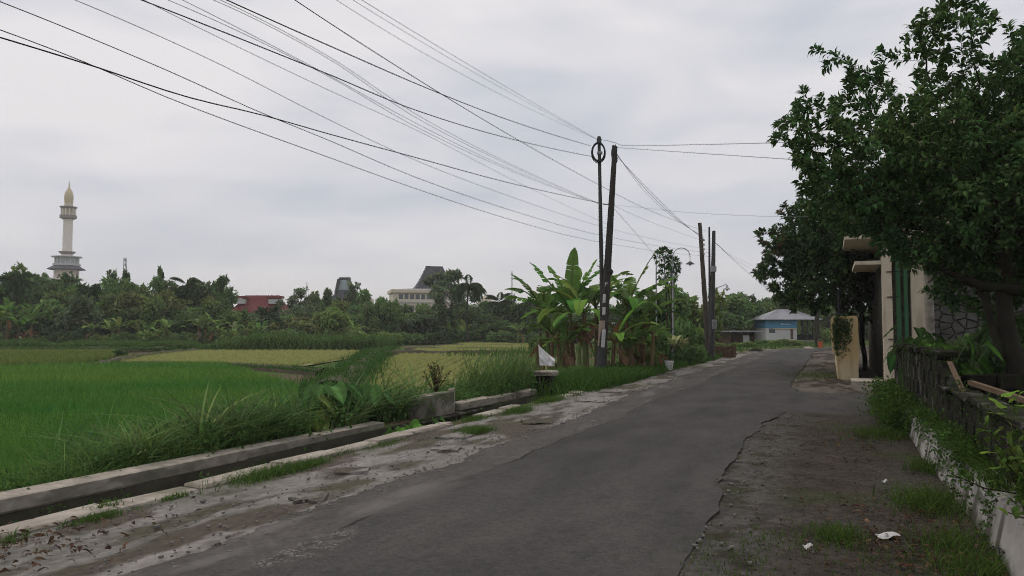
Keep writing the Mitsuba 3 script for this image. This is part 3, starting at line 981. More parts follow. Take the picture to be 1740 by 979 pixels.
# right verge
for px_, py_, n, r, h in ((1420, 915, 420, .10, .13), (1330, 920, 170, .2, .06), (1250, 930, 130, .2, .05), (1580, 860, 700, .16, .2), (1625, 930, 420, .14, .15), (1500, 740, 700, .25, .18), (1480, 742, 300, .4, .1), (1580, 800, 420, .12, .2), (1575, 955, 260, .25, .07), (1240, 965, 200, .22, .05), (1490, 960, 200, .25, .06), (1385, 640, 700, .6, .2), (1450, 860, 90, .3, .04), (1660, 975, 300, .12, .16), (1520, 705, 700, .2, .28)):
    c = gp(px_, py_)
    p = np.column_stack([R.normal(c[0], r, n), R.normal(c[1], r * 1.5, n), np.full(n, 0.0)])
    p = p[p[:, 0] < 1.05]
    n = len(p)
    vg.append(blades(p, R.uniform(.4, 1.2, n) * h, .008, R.uniform(.3, 1.2, n), (.075, .125, .028), 3))
single('verge_grass', cat(vg), 'mat_grass', 'tufts of grass and small weeds along kerbs, drain and verges', 'grass', kind='stuff')

# dead leaves
dl = []
for px_, py_, n, r in ((1440, 760, 130, .28), (1480, 745, 90, .3), (1540, 900, 150, .28), (1500, 870, 80, .25), (1545, 935, 130, .22), (1600, 960, 110, .25), (1430, 790, 40, .4), (90, 925, 150, .4), (160, 905, 60, .35), (1500, 975, 60, .3), (1350, 830, 30, .6), (20, 940, 160, .3)):
    c = gp(px_, py_)
    n = int(n * .6)
    p = np.column_stack([R.normal(c[0], r, n), R.normal(c[1], r * 1.3, n), np.full(n, .022) + R.uniform(0, .02, n)])
    a = R.uniform(0, 6.28, n)
    d = np.stack([np.cos(a), np.sin(a), R.normal(0, .12, n)], -1)
    dl.append(leaf_cards(p, d, unit(np.array([0, 0, 1.0]) + R.normal(0, .3, (n, 3))), R.uniform(.03, .10, n), R.uniform(.012, .035, n), np.where(R.random((n, 1)) < .4, (.125, .080, .052), (.065, .043, .030)), True, .25))
n = 2600
p = np.column_stack([R.uniform(-.95, 1.02, n), 2.3 + 13.5 * R.random(n) ** 1.5, np.full(n, .022) + R.uniform(0, .012, n)])
dl.append(leaf_cards(p, unit(np.column_stack([R.normal(0, 1, (n, 2)), R.normal(0, .15, n)])), unit(np.array([0, 0, 1.0]) + R.normal(0, .35, (n, 3))), R.uniform(.012, .045, n), R.uniform(.006, .018, n), np.array([(.060, .045, .032), (.11, .085, .06), (.035, .028, .02), (.05, .065, .025)])[R.integers(0, 4, n)], True, .25))
n = 140
p = np.column_stack([R.uniform(-5.85, -4.3, n), 2.3 + 12 * R.random(n) ** 1.3, np.full(n, .016)])
dl.append(leaf_cards(p, unit(np.column_stack([R.normal(0, 1, (n, 2)), R.normal(0, .15, n)])), unit(np.array([0, 0, 1.0]) + R.normal(0, .35, (n, 3))), R.uniform(.012, .05, n), R.uniform(.006, .02, n), np.array([(.060, .045, .032), (.11, .085, .06), (.035, .028, .02)])[R.integers(0, 3, n)], True, .25))
single('fallen_leaves', cat(dl), 'mat_leaf', 'brown dead leaves lying in drifts on the verges', 'leaves', kind='stuff')


# ------------------------------------------------------------------ plants with large leaves
def heart_leaf(L, W, droop=.35, cup=.12, n=7):
    """A heart-shaped blade from the stalk end along +x."""
    s = np.linspace(0, 1, n)
    half = W * .5 * np.sin(np.pi * np.clip(s * .92 + .08, 0, 1) ** .62) ** .8
    x = s * L - .18 * L
    z = -droop * L * s ** 2
    rows = []
    for k, o in enumerate((-1, -.5, 0, .5, 1)):
        rows.append(np.stack([x - (abs(o) > .7) * .1 * L * (1 - s), half * o, z + cup * L * abs(o) * (1 - s) + .045 * L * np.sin(s * 9 + R.uniform(0, 6)) * (abs(o) > .7) + .02 * L * R.normal(0, 1, n) * abs(o)], -1))
    V = np.stack(rows, 1)
    i, j = np.meshgrid(np.arange(n - 1), np.arange(4), indexing='ij')
    f = quads(np.stack([i * 5 + j, (i + 1) * 5 + j, (i + 1) * 5 + j + 1, i * 5 + j + 1], -1).reshape(-1, 4))
    return V.reshape(-1, 3), f


def orient(v, az, el=0.0, roll=0.0):
    m = trimesh.transformations.euler_matrix(roll, -el, az, 'sxyz')[:3, :3]
    return v @ m.T


def colored(m, col, var=.12):
    c = np.asarray(col) * np.exp(R.normal(0, var)) * np.exp(R.normal(0, .05, 3))
    return m[0], m[1], np.broadcast_to(c, (len(m[0]), 3)).copy()


def veined(m, col, var=.12):
    c = np.asarray(col) * np.exp(R.normal(0, var)) * np.exp(R.normal(0, .05, 3))
    k = np.arange(len(m[0])) % 5
    w = np.array([.92, .86, 1.75, .86, .92])[k] * np.exp(R.normal(0, .10, len(k)))
    return m[0], m[1], c * w[:, None]


def taro(p, label, n=7, size=.5, h=.7, col=(.06, .145, .035), name='taro_plant', cat_='plant', group=None, spread=.45):
    k = thing(name, label, cat_, group)
    p = np.asarray(p, float)
    st = []
    for i in range(n):
        az = i * 2.4 + R.uniform(-.4, .4)
        hh, rr = h * R.uniform(.55, 1.1), spread * R.uniform(.4, 1.0)
        top = p + [rr * math.cos(az), rr * math.sin(az), hh]
        tt = np.linspace(0, 1, 6)[:, None]
        st.append(tube(p + (top - p) * np.concatenate([tt ** 1.6, tt ** 1.6, tt ** .8], 1), np.linspace(.02, .008, 6) * size * 2, 5))
        L = size * R.uniform(.7, 1.15)
        v, f = heart_leaf(L, L * .82, R.uniform(.2, .6))
        v = orient(v, az + R.normal(0, .2), R.uniform(-.9, -.15), R.normal(0, .2)) + top
        part(k, 'leaf', veined((v, f), col, .2), 'mat_leaf', True)
    part(k, 'stalks', cat(st), scene_green, True)
    return k


scene['mat_stalk'] = princ((.10, .16, .05), .5, .4)
scene_green = 'mat_stalk'
for x_, t_, sz, h, n, lab in TARO:
    taro((x_, t_, float(terrain(np.array(x_), np.array(t_)))), lab, n, sz, h, (.15, .20, .06) if sz == .40 else (.072, .150, .048))
for x, t, s, lab in ((-6.45, 11.7, .30, 'bright broad leaved weed growing out of the drain beside the upright block'), (-6.55, 3.1, .26, 'bright broad leaved weed growing in the drain at the left edge'),
                     (-6.5, 10.9, .25, 'small pale leaved weed in the drain at the end of the near ledge'), (-6.6, 5.6, .16, 'small weed on the drain wall beside the longest kerb grass')):
    taro((x, t, -.42), lab, 9, s, .42 if s > .2 else .3, (.085, .19, .04), 'drain_weed', 'weed', None, .28)


def banana_leaf(L, W, az, el, base, arch=1.0, torn=.5, n=16, col=(.055, .14, .03)):
    col = np.asarray(col) * np.array([1.6, 1.25, 1.35])
    """One banana leaf: an arching midrib, the blade on each side split into strips where it is torn."""
    s = np.linspace(0, 1, n + 1)
    ang = el - arch * s ** 1.5
    ds = L / n
    x = np.concatenate([[0], np.cumsum(np.cos(ang[:-1]) * ds)])
    z = np.concatenate([[0], np.cumsum(np.sin(ang[:-1]) * ds)])
    mid = np.stack([x, x * 0, z], -1)
    tang = unit(np.gradient(mid, axis=0))
    up = np.stack([-tang[:, 2], tang[:, 1] * 0, tang[:, 0]], -1)
    pet = .16
    prof = np.where(s < pet, .03, np.sin(np.pi * np.clip((s - pet) / (1 - pet), 0, 1) ** .75) ** .55) * W * .5 + .012
    vs, fs, k = [], [], 0
    for side in (-1, 1):
        fold = R.uniform(-.1, .25)
        for i in range(n):
            if R.random() < torn:
                fold = R.uniform(-.5, .35)
            gap = (.10 * ds if R.random() < torn else 0.0)
            for q in (i, i + 1):
                edge = mid[q] + np.array([0, side, 0]) * prof[q] * math.cos(fold) - up[q] * prof[q] * math.sin(-fold) + tang[q] * prof[q] * .22 + tang[q] * (gap if q == i else -gap)
                vs += [mid[q], edge]
            fs += [[k, k + 1, k + 3], [k, k + 3, k + 2]] if side > 0 else [[k, k + 3, k + 1], [k, k + 2, k + 3]]
            k += 4
    m = (orient(np.array(vs), az, 0, 0) + base, np.array(fs))
    rib = tube(orient(mid, az) + base, np.linspace(.035, .006, n + 1) * (L / 2.2), 4, False)
    c = 1.3 * np.asarray(col) * np.exp(R.normal(0, .12, 3) * [1, .7, 1])
    vc = np.repeat((c * np.exp(R.normal(0, .05, (len(vs) // 4, 1)))), 4, 0)
    rc = np.broadcast_to(np.array([.16, .20, .07]), (len(rib[0]), 3))
    return cat([(m[0], m[1], vc), (rib[0], rib[1], rc)])


def banana(p, label, H=2.2, L=2.0, leaves=None, n=8, group=None, dead=2, name='banana_plant', col=(.055, .14, .03), stems=1):
    k = thing(name, label, 'banana plant', group)
    p = np.asarray(p, float)
    lean = R.normal(0, .06, 2)
    tt = np.linspace(0, 1, 8)
    spine = np.stack([p[0] + lean[0] * H * tt ** 2, p[1] + lean[1] * H * tt ** 2, p[2] - .05 + (H + .05) * tt], -1)
    part(k, 'stem', tube(spine, np.linspace(.14, .06, 8) * (H / 2.4) ** .5, 9), 'mat_banana_stem', True)
    for j in range(stems - 1):
        o = R.normal(0, .35, 2)
        hh = H * R.uniform(.35, .75)
        sp2 = np.stack([p[0] + o[0] + .1 * tt * o[0], p[1] + o[1] + .1 * tt * o[1], p[2] - .05 + hh * tt], -1)
        part(k, 'stem', tube(sp2, np.linspace(.11, .05, 8), 8), 'mat_banana_stem', True)
    top = spine[-1]
    if leaves is None:
        leaves = [(i * 2.4 + R.uniform(-.3, .3), R.uniform(.55, 1.35), L * R.uniform(.75, 1.1), R.uniform(.8, 1.9), R.uniform(.15, .7)) for i in range(n)]
    for az, el, l, arch, torn in leaves:
        part(k, 'leaf', banana_leaf(l, l * R.uniform(.20, .26), az, el, top + [0, 0, -.06 * R.random()], arch, torn, 14, col), 'mat_leaf')
    for i in range(dead):
        az = R.uniform(0, 6.28)
        part(k, 'dead_leaf', banana_leaf(L * .7, .3, az, -.3, spine[-2], .9, .9, 8, (.085, .060, .034)), 'mat_leaf')
    return k


azL, azR, azF = math.pi - .0 + YAW, YAW, YAW - math.pi / 2     # towards the left of the picture, the right, the viewer
B = lambda px_, d, z=-.1: spot(px_, d, z)
banana(B(972, 28.5), 'tall banana plant with one broad upright leaf, left of the paired poles', 2.3, 2.6,
       [(azF + .3, 1.50, 2.45, .3, .35), (azL, .42, 2.6, .45, .8), (azL - .2, 1.02, 2.5, .35, .8), (azL - .9, 1.2, 2.3, .6, .6), (azR - .1, 1.26, 2.3, .4, .7), (azR + .2, 1.25, 2.3, 1.0, .6), (azL + .9, .9, 2.3, 1.4, .5), (azR - .8, .9, 2.4, 1.6, .4), (azF, .7, 2.2, 2.0, .1), (azR + 1.2, 1.3, 2.2, .8, .5), (azF - .8, .4, 2.0, 1.7, .2), (azL + .3, .35, 2.1, 1.2, .5)], stems=4)
banana(B(995, 27.6), 'banana plant with bright hanging leaves just left of the paired poles', 2.3, 2.1,
       [(azF - .2, .7, 2.0, 2.2, .05), (azF + .4, .4, 1.8, 2.0, .05), (azL + .3, .9, 2.1, 1.5, .4), (azR, 1.1, 2.0, 1.2, .3), (azL - .6, 1.2, 2.1, 1.0, .3), (azF - .9, .2, 1.7, 1.5, .2), (azL, .3, 1.8, 1.2, .3)], stems=4, col=(.095, .195, .040))
banana(B(1062, 29.5), 'banana plant with torn leaves spread to the right of the paired poles', 2.6, 2.5,
       [(azR, 1.2, 2.4, .3, .8), (azR + .15, .72, 2.5, .5, .9), (azR - .5, .9, 2.3, 1.6, .5), (azL + .3, 1.2, 2.1, .9, .6), (azF, .6, 2.0, 2.0, .2), (azF + .7, .4, 1.9, 1.7, .2), (azR + 1.3, 1.1, 2.2, 1.2, .5), (azF - .6, .8, 2.0, 1.9, .1), (azL, .7, 2.0, 1.4, .3)], stems=5)
for x_, d_, H_, L_, n_, c_, lab in ((938, 29.5, 1.5, 2.1, 9, (.055, .135, .032), 'shorter banana plant at the left end of the roadside clump'), (955, 27.6, 1.1, 1.6, 8, (.075, .165, .036), 'low banana plant in front at the left end of the roadside clump'),
                          (1092, 30.5, 1.4, 1.9, 10, (.05, .12, .03), 'bushy banana plant at the right end of the roadside clump'), (1075, 28.6, 1.0, 1.5, 8, (.06, .14, .034), 'low banana plant in front at the right end of the roadside clump'),
                          (1015, 30.5, 2.6, 2.5, 10, (.05, .12, .03), 'banana plant half hidden behind the paired poles'), (935, 31.0, 2.3, 2.4, 10, (.045, .11, .028), 'banana plant at the back left of the roadside clump'), (1085, 31.5, 2.1, 2.2, 9, (.045, .11, .028), 'banana plant at the back right of the roadside clump'),
                          (1112, 32.5, .9, 1.5, 8, (.06, .13, .034), 'low banana plant beyond the right end of the roadside clump')):
    banana(B(x_, d_), lab, H_, L_, n=n_, stems=4, col=c_)
banana(B(1040, 27.8), 'young banana plant with a pale green leaf right behind the poles', 1.3, 1.8,
       [(azR + .1, 1.15, 1.9, .7, .05), (azR - .3, .8, 1.8, 1.3, .1), (azF, .6, 1.6, 1.6, .1), (azL, .9, 1.7, 1.4, .2), (azR + .6, .3, 1.6, 1.2, .2)], stems=3, col=(.11, .22, .042))

# far bananas along the left tree belt
MARKS = [(-10, 'left picture edge'), (40, 'tallest far banana'), (110, 'minaret'), (213, 'lattice mast'), (270, 'spire-like tree'), (320, 'left coconut palm'), (375, 'bare twigged tree'), (445, 'red roofed house'), (521, 'thin aerial'), (585, 'tapering tower'), (652, 'spreading tree'), (737, 'pyramid roof'), (797, 'tallest palm'), (870, 'thin tall mast'), (945, 'bright red tiled roof')]
TW = {'dark': 'dark green', 'mid': 'mid green', 'light': 'light green', 'grey': 'greyish green', 'olive': 'olive green', 'brown': 'brownish'}
SAID = set()


def place_label(px_, y, tint, shape, foot):
    """A label by look and by the nearest landmark on the skyline; every combination is used once."""
    for dist, mx, mn in sorted((abs(px_ - m_), m_, nm) for m_, nm in MARKS):
        rel = 'straight below' if dist < 9 else ('just ' if dist < 24 else '') + ('left of' if px_ < mx else 'right of')
        for row in (('tall', '') if y < 512 else ('lower', '')) if shape != 'shrub' else ('', 'low'):
            l_ = ' '.join(f'{row} {TW[tint]} {shape} {foot}, {rel} the {mn}'.split())
            if l_ not in SAID:
                SAID.add(l_)
                return l_
    raise ValueError


for px_, d, H, L, lab in ((14, 84, 3.6, 3.2, 'tallest banana plant at the far left edge of the fields'), (-6, 82, 2.8, 3.0, 'banana plant cut by the left picture edge'), (52, 84, 2.4, 2.6, 'brown stemmed banana plant second from the left edge'), (28, 85, 2.2, 2.6, 'banana plant between the two tallest at far left')):
    banana(spot(px_, d, -.35), lab, H, L, n=7, dead=3, stems=4)
for px_, d, H in ((160, 86, 1.9), (190, 88, 1.7), (203, 87, 2.1), (238, 90, 1.5), (252, 89, 1.6), (285, 88, 1.8), (300, 90, 1.5), (334, 86, 2.2), (350, 88, 2.4), (362, 87, 1.9), (398, 92, 1.6), (420, 93, 1.7), (440, 95, 1.6), (792, 108, 1.5), (765, 110, 1.6), (880, 96, 1.7), (600, 98, 1.8)):
    banana(spot(px_, d, -.35), place_label(px_, 600, 'mid', 'banana plant', 'before the belt'), H, 2.4, n=6, dead=1, group='small banana plants along the tree belt', stems=2, col=(.085, .165, .045))

# ------------------------------------------------------------------ trees
def colonize(trunk, attr, step, kill, iters, up=.05, seed=1):
    r = np.random.default_rng(seed)
    nodes, parent = [np.array(p, float) for p in trunk], [-1] + list(range(len(trunk) - 1))
    kids = {}
    attr = attr.copy()
    for it in range(iters):
        if not len(attr):
            break
        N = np.array(nodes)
        dd, ii = cKDTree(N).query(attr)
        near = {}
        order = np.argsort(ii, kind='stable')
        bounds = np.flatnonzero(np.diff(ii[order])) + 1
        grown = 0
        for grp in np.split(order, bounds):
            i = ii[grp[0]]
            if kids.get(i, 0) >= 3:
                # stuck: drop the nearest attractor
                near[i] = 1
                continue
            v = unit(attr[grp] - N[i]).sum(0)
            v = v / (np.linalg.norm(v) + 1e-9) + r.normal(0, .18, 3) + [0, 0, up]
            nodes.append(N[i] + v / np.linalg.norm(v) * step)
            parent.append(i)
            kids[i] = kids.get(i, 0) + 1
            grown += 1
        if not grown:
            break
        dd, _ = cKDTree(np.array(nodes)).query(attr)
        attr = attr[dd > kill]
    return np.array(nodes), np.array(parent)


def tube_tree(N, P, rad, sel, sides):
    i = np.flatnonzero(sel & (P >= 0))
    a, b = N[P[i]], N[i]
    t = unit(b - a)
    ref = np.where(np.abs(t[:, 2:]) < .9, [0, 0, 1.0], [1.0, 0, 0])
    s = unit(np.cross(t, ref))
    u = np.cross(s, t)
    ang = np.arange(sides) * 2 * np.pi / sides
    ring = np.cos(ang)[None, :, None] * s[:, None] + np.sin(ang)[None, :, None] * u[:, None]
    ra = np.minimum(rad[P[i]], rad[i] * 1.35)
    v = np.concatenate([a[:, None] + ring * ra[:, None, None], b[:, None] + ring * rad[i][:, None, None]], 1).reshape(-1, 3)
    k = np.arange(sides)
    f = quads(np.stack([k, (k + 1) % sides, (k + 1) % sides + sides, k + sides], 1))
    return v, (np.arange(len(i))[:, None, None] * 2 * sides + f[None]).reshape(-1, 3)


def lobe_points(lobes, n, r):
    w = np.array([l[1] ** 3 for l in lobes]) ** .72
    k = r.choice(len(lobes), n, p=w / w.sum())
    c = np.array([l[0] for l in lobes])[k]
    rad = np.array([l[1] for l in lobes])[k]
    return c + unit(r.normal(0, 1, (n, 3))) * (rad * r.random(n) ** .42)[:, None]


def near_tree(name, label, trunk, lobes, n_attr, step, kill, r0, leaf, per, col, seed, tip_col=None, tip_test=None, trunk_scale=1.0, extra=()):
    r = np.random.default_rng(seed)
    attr = lobe_points(lobes, n_attr, r)
    N, P = colonize(trunk, attr, step, kill, 140, .06, seed)
    rad = np.zeros(len(N))
    kids = np.zeros(len(N), int)
    acc = np.zeros(len(N))
    for i in range(len(N) - 1, -1, -1):
        rad[i] = max(r0, acc[i] ** (1 / 2.35))
        if P[i] >= 0:
            acc[P[i]] += rad[i] ** 2.35
            kids[P[i]] += 1
    k = thing(name, label, 'tree')
    thick = .035 * trunk_scale
    part(k, 'trunk', cat([tube_tree(N, P, rad, rad > thick, 9), *extra]), 'mat_bark', 40)
    part(k, 'branches', tube_tree(N, P, rad, rad <= thick, 5), 'mat_bark', kind='stuff')
    # leaves in whorls along the outer twigs
    twig = np.flatnonzero((rad < r0 * 2.6) & (P >= 0))
    m = np.repeat(twig, per)
    s = r.random(len(m))[:, None]
    d0 = unit(N[m] - N[P[m]])
    pos = N[P[m]] + (N[m] - N[P[m]]) * s
    tips = np.flatnonzero((kids == 0) & (P >= 0))
    mt = np.repeat(tips, per * 2)
    dt = unit(N[mt] - N[P[mt]])
    pos = np.vstack([pos, N[mt] + dt * (r.random(len(mt)) * step * .8)[:, None]])
    d0 = np.vstack([d0, dt])
    n = len(pos)
    rd = unit(r.normal(0, 1, (n, 3)))
    side = unit(rd - d0 * (rd * d0).sum(1, keepdims=True))
    d = unit(d0 * .45 + side * 1.0 + np.array([0, 0, .18]))
    nrm = unit(np.array([0, 0, 1.0]) + r.normal(0, .5, (n, 3)) + d0 * .3)
    c = np.broadcast_to(col, (n, 3)).copy()
    hue = (n2(pos[:, 0] * 1.0, pos[:, 1] + pos[:, 2] * 1.7, 1.2, seed) * 1.1)[:, None]
    c = c * (1 + hue * np.array([.8, .35, .2]))
    if tip_col is not None:
        msk = tip_test(pos) & (r.random(n) < .55)
        msk &= r.random(n) < .6
        c[msk] = np.array(tip_col) * np.exp(r.normal(0, .25, (msk.sum(), 1)))
    pos = pos + side * .012
    part(k, 'crown', leaf_cards(pos, d, nrm, r.uniform(.65, 1.2, n) * leaf[0], r.uniform(.75, 1.15, n) * leaf[1], c, True, .22), 'mat_leaf', kind='stuff')
    print(name, 'nodes', len(N), 'leaves', n)
    return k


D1 = 11.6
L1 = []
for px_, py_, d, rr in ((1405, 235, 0, .62), (1480, 190, .3, .62), (1465, 275, -.5, .8), (1400, 290, .5, .45), (1560, 330, .4, 1.0), (1560, 240, -.7, .85), (1600, 105, .1, .50), (1655, 60, -.2, .45), (1655, 190, .6, .85), (1665, 320, -.8, 1.05),
                        (1730, 260, .5, .85), (1738, 110, -.3, .35), (1745, 420, .3, .7), (1790, 190, -.3, 1.0), (1830, 350, .3, 1.2), (1350, 245, .2, .30), (1330, 235, .1, .16), (1500, 365, .2, .65), (1580, 410, -.4, .5), (1455, 140, 0, .28), (1430, 110, .05, .20), (1395, 75, .1, .16), (1410, 92, .1, .17),
                        (1370, 185, .4, .26), (1345, 190, .4, .14), (1560, 55, -.1, .28), (1590, 30, 0, .25), (1600, 5, 0, .22), (1660, 5, -.1, .22), (1720, 160, .1, .35), (1690, 120, .2, .30), (1510, 110, .2, .26), (1440, 165, .3, .3), (1640, 410, .8, .8), (1720, 360, 1.2, .9), (1900, 260, 0, 1.2), (1600, 300, 1.3, 1.0), (1680, 250, 1.4, 1.0), (1520, 300, 1.2, .8), (1850, 200, -1, 1.2), (1900, 330, -2, 1.2), (1880, 100, 0, 1.1), (1800, 430, 2, 1.0), (1760, 330, 2.6, 1.2), (1650, 400, 2.4, .9), (1850, 60, 1.5, 1.2), (1980, 200, 1, 1.4), (1750, 150, 2.2, 1.0), (1625, 440, 1.4, .55), (1700, 425, .8, .65), (1660, 500, 1.6, .40), (1738, 520, 1.0, .5), (1605, 500, 1.8, .32), (1700, 560, 1.8, .4), (1540, 395, .6, .45), (1760, 470, .4, .6), (1420, 330, .3, .5), (1470, 350, .6, .5), (1370, 270, .2, .35), (1340, 215, .1, .22), (1555, 420, 1.0, .4), (1600, 440, .9, .45), (1620, -15, 0, .32), (1585, 55, .1, .3), (1650, 20, .1, .3)):
    L1.append((at(px_, py_, D1 + d), rr))
tb = spot(1728, D1, .25)
trunk1 = [tb + np.array([0, 0, h]) + (at(1700, 330, D1) - at(1728, 330, D1)) * (h / 3.3) + np.array([.05 * math.sin(h * 3), .04 * math.cos(h * 2.2), 0]) for h in np.arange(0, 2.9, .16)]
limbL = [at(px_, py_, D1 - .15) for px_, py_ in ((1728, 492), (1705, 486), (1680, 488), (1655, 480), (1630, 470), (1612, 463), (1598, 455))]
limbD = [at(px_, py_, D1 + .05) for px_, py_ in ((1660, 484), (1674, 510), (1684, 545), (1694, 575), (1700, 610))]
ex = [tube(trunk1, np.linspace(.15, .085, len(trunk1)), 10), tube(limbL, np.linspace(.095, .035, len(limbL)), 9), tube(limbD, np.linspace(.045, .07, len(limbD)), 8)]
near_tree('broadleaf_tree', 'large dark broad leaved tree leaning over the right-hand wall', trunk1, L1, 6300, .16, .165, .0040, (.124, .048), 11, (.080, .145, .052), 5, extra=ex)

D2 = 29
L2 = []
for px_, py_, d, rr in ((1440, 365, 0, 1.3), (1385, 405, 1, 1.35), (1330, 440, 0, .95), (1300, 462, 0, .5), (1290, 400, 0, .25), (1345, 490, .5, .75), (1400, 475, -1, 1.25), (1460, 440, 1, 1.6), (1480, 340, 1, 1.2), (1385, 330, .5, .6), (1350, 365, 0, .55), (1320, 395, .3, .45), (1425, 505, .5, .55), (1440, 490, 1, .8), (1312, 480, 0, .35),
                        (1285, 465, .2, .25), (1500, 420, 1.5, 1.4), (1520, 360, 1.5, 1.2), (1400, 320, 0, .5), (1345, 525, .2, .28), (1385, 512, .1, .4), (1430, 420, 3, 1.5), (1380, 450, 3, 1.2), (1470, 480, 0, 1.1), (1455, 400, -1, 1.2), (1410, 440, -1.2, 1.1), (1360, 420, -1, .9), (1480, 520, 2, .8), (1450, 525, 3, .6), (1425, 385, -3, .8), (1470, 425, -1.5, .7), (1440, 435, -2.5, .6), (1400, 360, -3, .8)):
    L2.append((at(px_, py_, D2 + d), rr))
t2 = np.array([1.25, 34.0, 0])
trunk2 = [t2 + np.array([-.05 * h + .03 * math.sin(4 * h), -.28 * h, h]) for h in np.arange(0, 2.6, .25)]
left_px = lambda q: (pxof(q) < 1335) & (q[:, 2] > 4.2)
near_tree('leafy_tree', 'dark rounded tree with reddish young leaves arching over the road by the yellow wall', trunk2, L2, 4200, .26, .27, .006, (.20, .095), 12, (.060, .110, .038), 8, (.10, .055, .035), left_px, 1.6)


def crown(lobes, n, size, col, r, flat=.35, colvar=.22):
    """Leaf clumps in the shells of uneven lobes. lobes: (centre, radii)."""
    A = np.array([np.prod(l[1]) ** .67 for l in lobes])
    k = r.choice(len(lobes), n, p=A / A.sum())
    c, rad = np.array([l[0] for l in lobes])[k], np.array([l[1] for l in lobes])[k]
    u = unit(r.normal(0, 1, (n, 3)) + [0, 0, .25])
    sh = r.random(n) ** .42
    pos = c + u * rad * (sh * (1 + .35 * (meshkit.fbm(u * 2.2 + k[:, None] * 3.7, 3, 3) - .5) * 2))[:, None]
    d = unit(u * .7 + r.normal(0, .7, (n, 3)) + [0, 0, -.1])
    nrm = unit(u + np.array([0, 0, .8]) + r.normal(0, flat, (n, 3)))
    lob = np.exp(r.normal(0, .16, (len(lobes), 1)))[k] * np.exp(r.normal(0, .05, (len(lobes), 3)))[k]
    size = size * np.where(sh < .8, 2.3, 1.15)
    return leaf_cards(pos, d, nrm, r.uniform(.6, 1.4, n) * size, r.uniform(.45, .85, n) * size, np.asarray(col) * lob, False, .2, colvar)


def tree_proto(kind, seed):
    """A tree of unit height: (crown mesh, trunk mesh)."""
    r = np.random.default_rng(seed)
    tr = []
    if kind == 'round':
        lobes = [(np.array([r.normal(0, .17), r.normal(0, .17), .62 + r.normal(0, .13)]), np.array([1, 1, .85]) * r.uniform(.13, .24)) for _ in range(15)] + [(np.array([r.normal(0, .2), r.normal(0, .2), .3 + r.normal(0, .06)]), np.array([.18, .18, .16])) for _ in range(6)]
        n, size = 4000, .050
    elif kind == 'broad':
        lobes = [(np.array([r.normal(0, .33), r.normal(0, .33), .66 + r.normal(0, .12)]), np.array([1.2, 1.2, .7]) * r.uniform(.12, .22)) for _ in range(20)] + [(np.array([r.normal(0, .35), r.normal(0, .35), .28 + r.normal(0, .1)]), np.array([.22, .22, .2])) for _ in range(9)]
        n, size = 5300, .047
    elif kind == 'airy':
        lobes = []
        for _ in range(20):
            z = r.uniform(.42, .98)
            q = (1.05 - z) * .55 + .05
            lobes.append((np.array([r.normal(0, q), r.normal(0, q), z]), np.array([1.2, 1.2, .45]) * r.uniform(.05, .11)))
        n, size = 1500, .036
        for l in lobes:
            a = np.array([0, 0, l[0][2] * .72])
            tr.append(tube([a, (a + l[0]) / 2 + [0, 0, -.01], l[0]], [.009, .006, .003], 4, False))
    elif kind == 'tall':
        lobes = [(np.array([r.normal(0, .07), r.normal(0, .07), z]), np.array([1, 1, 1.1]) * r.uniform(.05, .11)) for z in np.linspace(.25, .97, 15)]
        n, size = 2400, .036
    else:  # shrub
        lobes = [(np.array([r.normal(0, .45), r.normal(0, .45), .4 + r.normal(0, .15)]), np.array([1.1, 1.1, .9]) * r.uniform(.2, .42)) for _ in range(14)]
        n, size = 2600, .11
    m = crown(lobes, n, size, (1, 1, 1), r)
    if kind != 'shrub':
        m = (m[0] / np.array([1, 1, np.percentile(m[0][:, 2], 99.3)]), m[1], m[2])
    tr.append(tube([(0, 0, -.03), (r.normal(0, .01), r.normal(0, .01), .2), (r.normal(0, .02), r.normal(0, .02), .45), (r.normal(0, .02), r.normal(0, .02), .75)], [.026, .02, .016, .006], 7))
    return m, cat(tr)


PROTO = {}
TINTS = {'dark': (.100, .165, .064), 'mid': (.142, .222, .080), 'light': (.185, .265, .085), 'grey': (.122, .172, .090), 'olive': (.168, .205, .074), 'brown': (.150, .126, .082)}


def far_tree(kind, px_, ytop, d, wpx, tint, label, name='tree', cat_='tree', group=None, base=-.4, variant=None):
    variant = R.integers(0, 3) if variant is None else variant
    key = (kind, int(variant), tint)
    if key not in PROTO:
        c, t = tree_proto(kind, 100 * int(variant) + len(kind))
        PROTO[key] = mk((c[0], c[1], c[2] * np.array(TINTS[tint])), 'mat_foliage'), mk(t, 'mat_bark')
    w0 = {'round': .72, 'broad': 1.1, 'airy': .75, 'tall': .34, 'shrub': 2.1}[kind]
    H = hgt(ytop, d) - base
    W = wpx / FPX * d / w0
    p = spot(px_, d, base)
    xf = T().translate(p.tolist()).rotate([0, 0, 1], float(R.uniform(0, 360))).scale([W, W, H])
    k = thing(name, label, cat_, group)
    part(k, 'trunk', PROTO[key][1], None, xf=xf)
    part(k, 'crown', PROTO[key][0], None, xf=xf, kind='stuff')
    return k


GB = 'trees of the dense belt beyond the paddies'
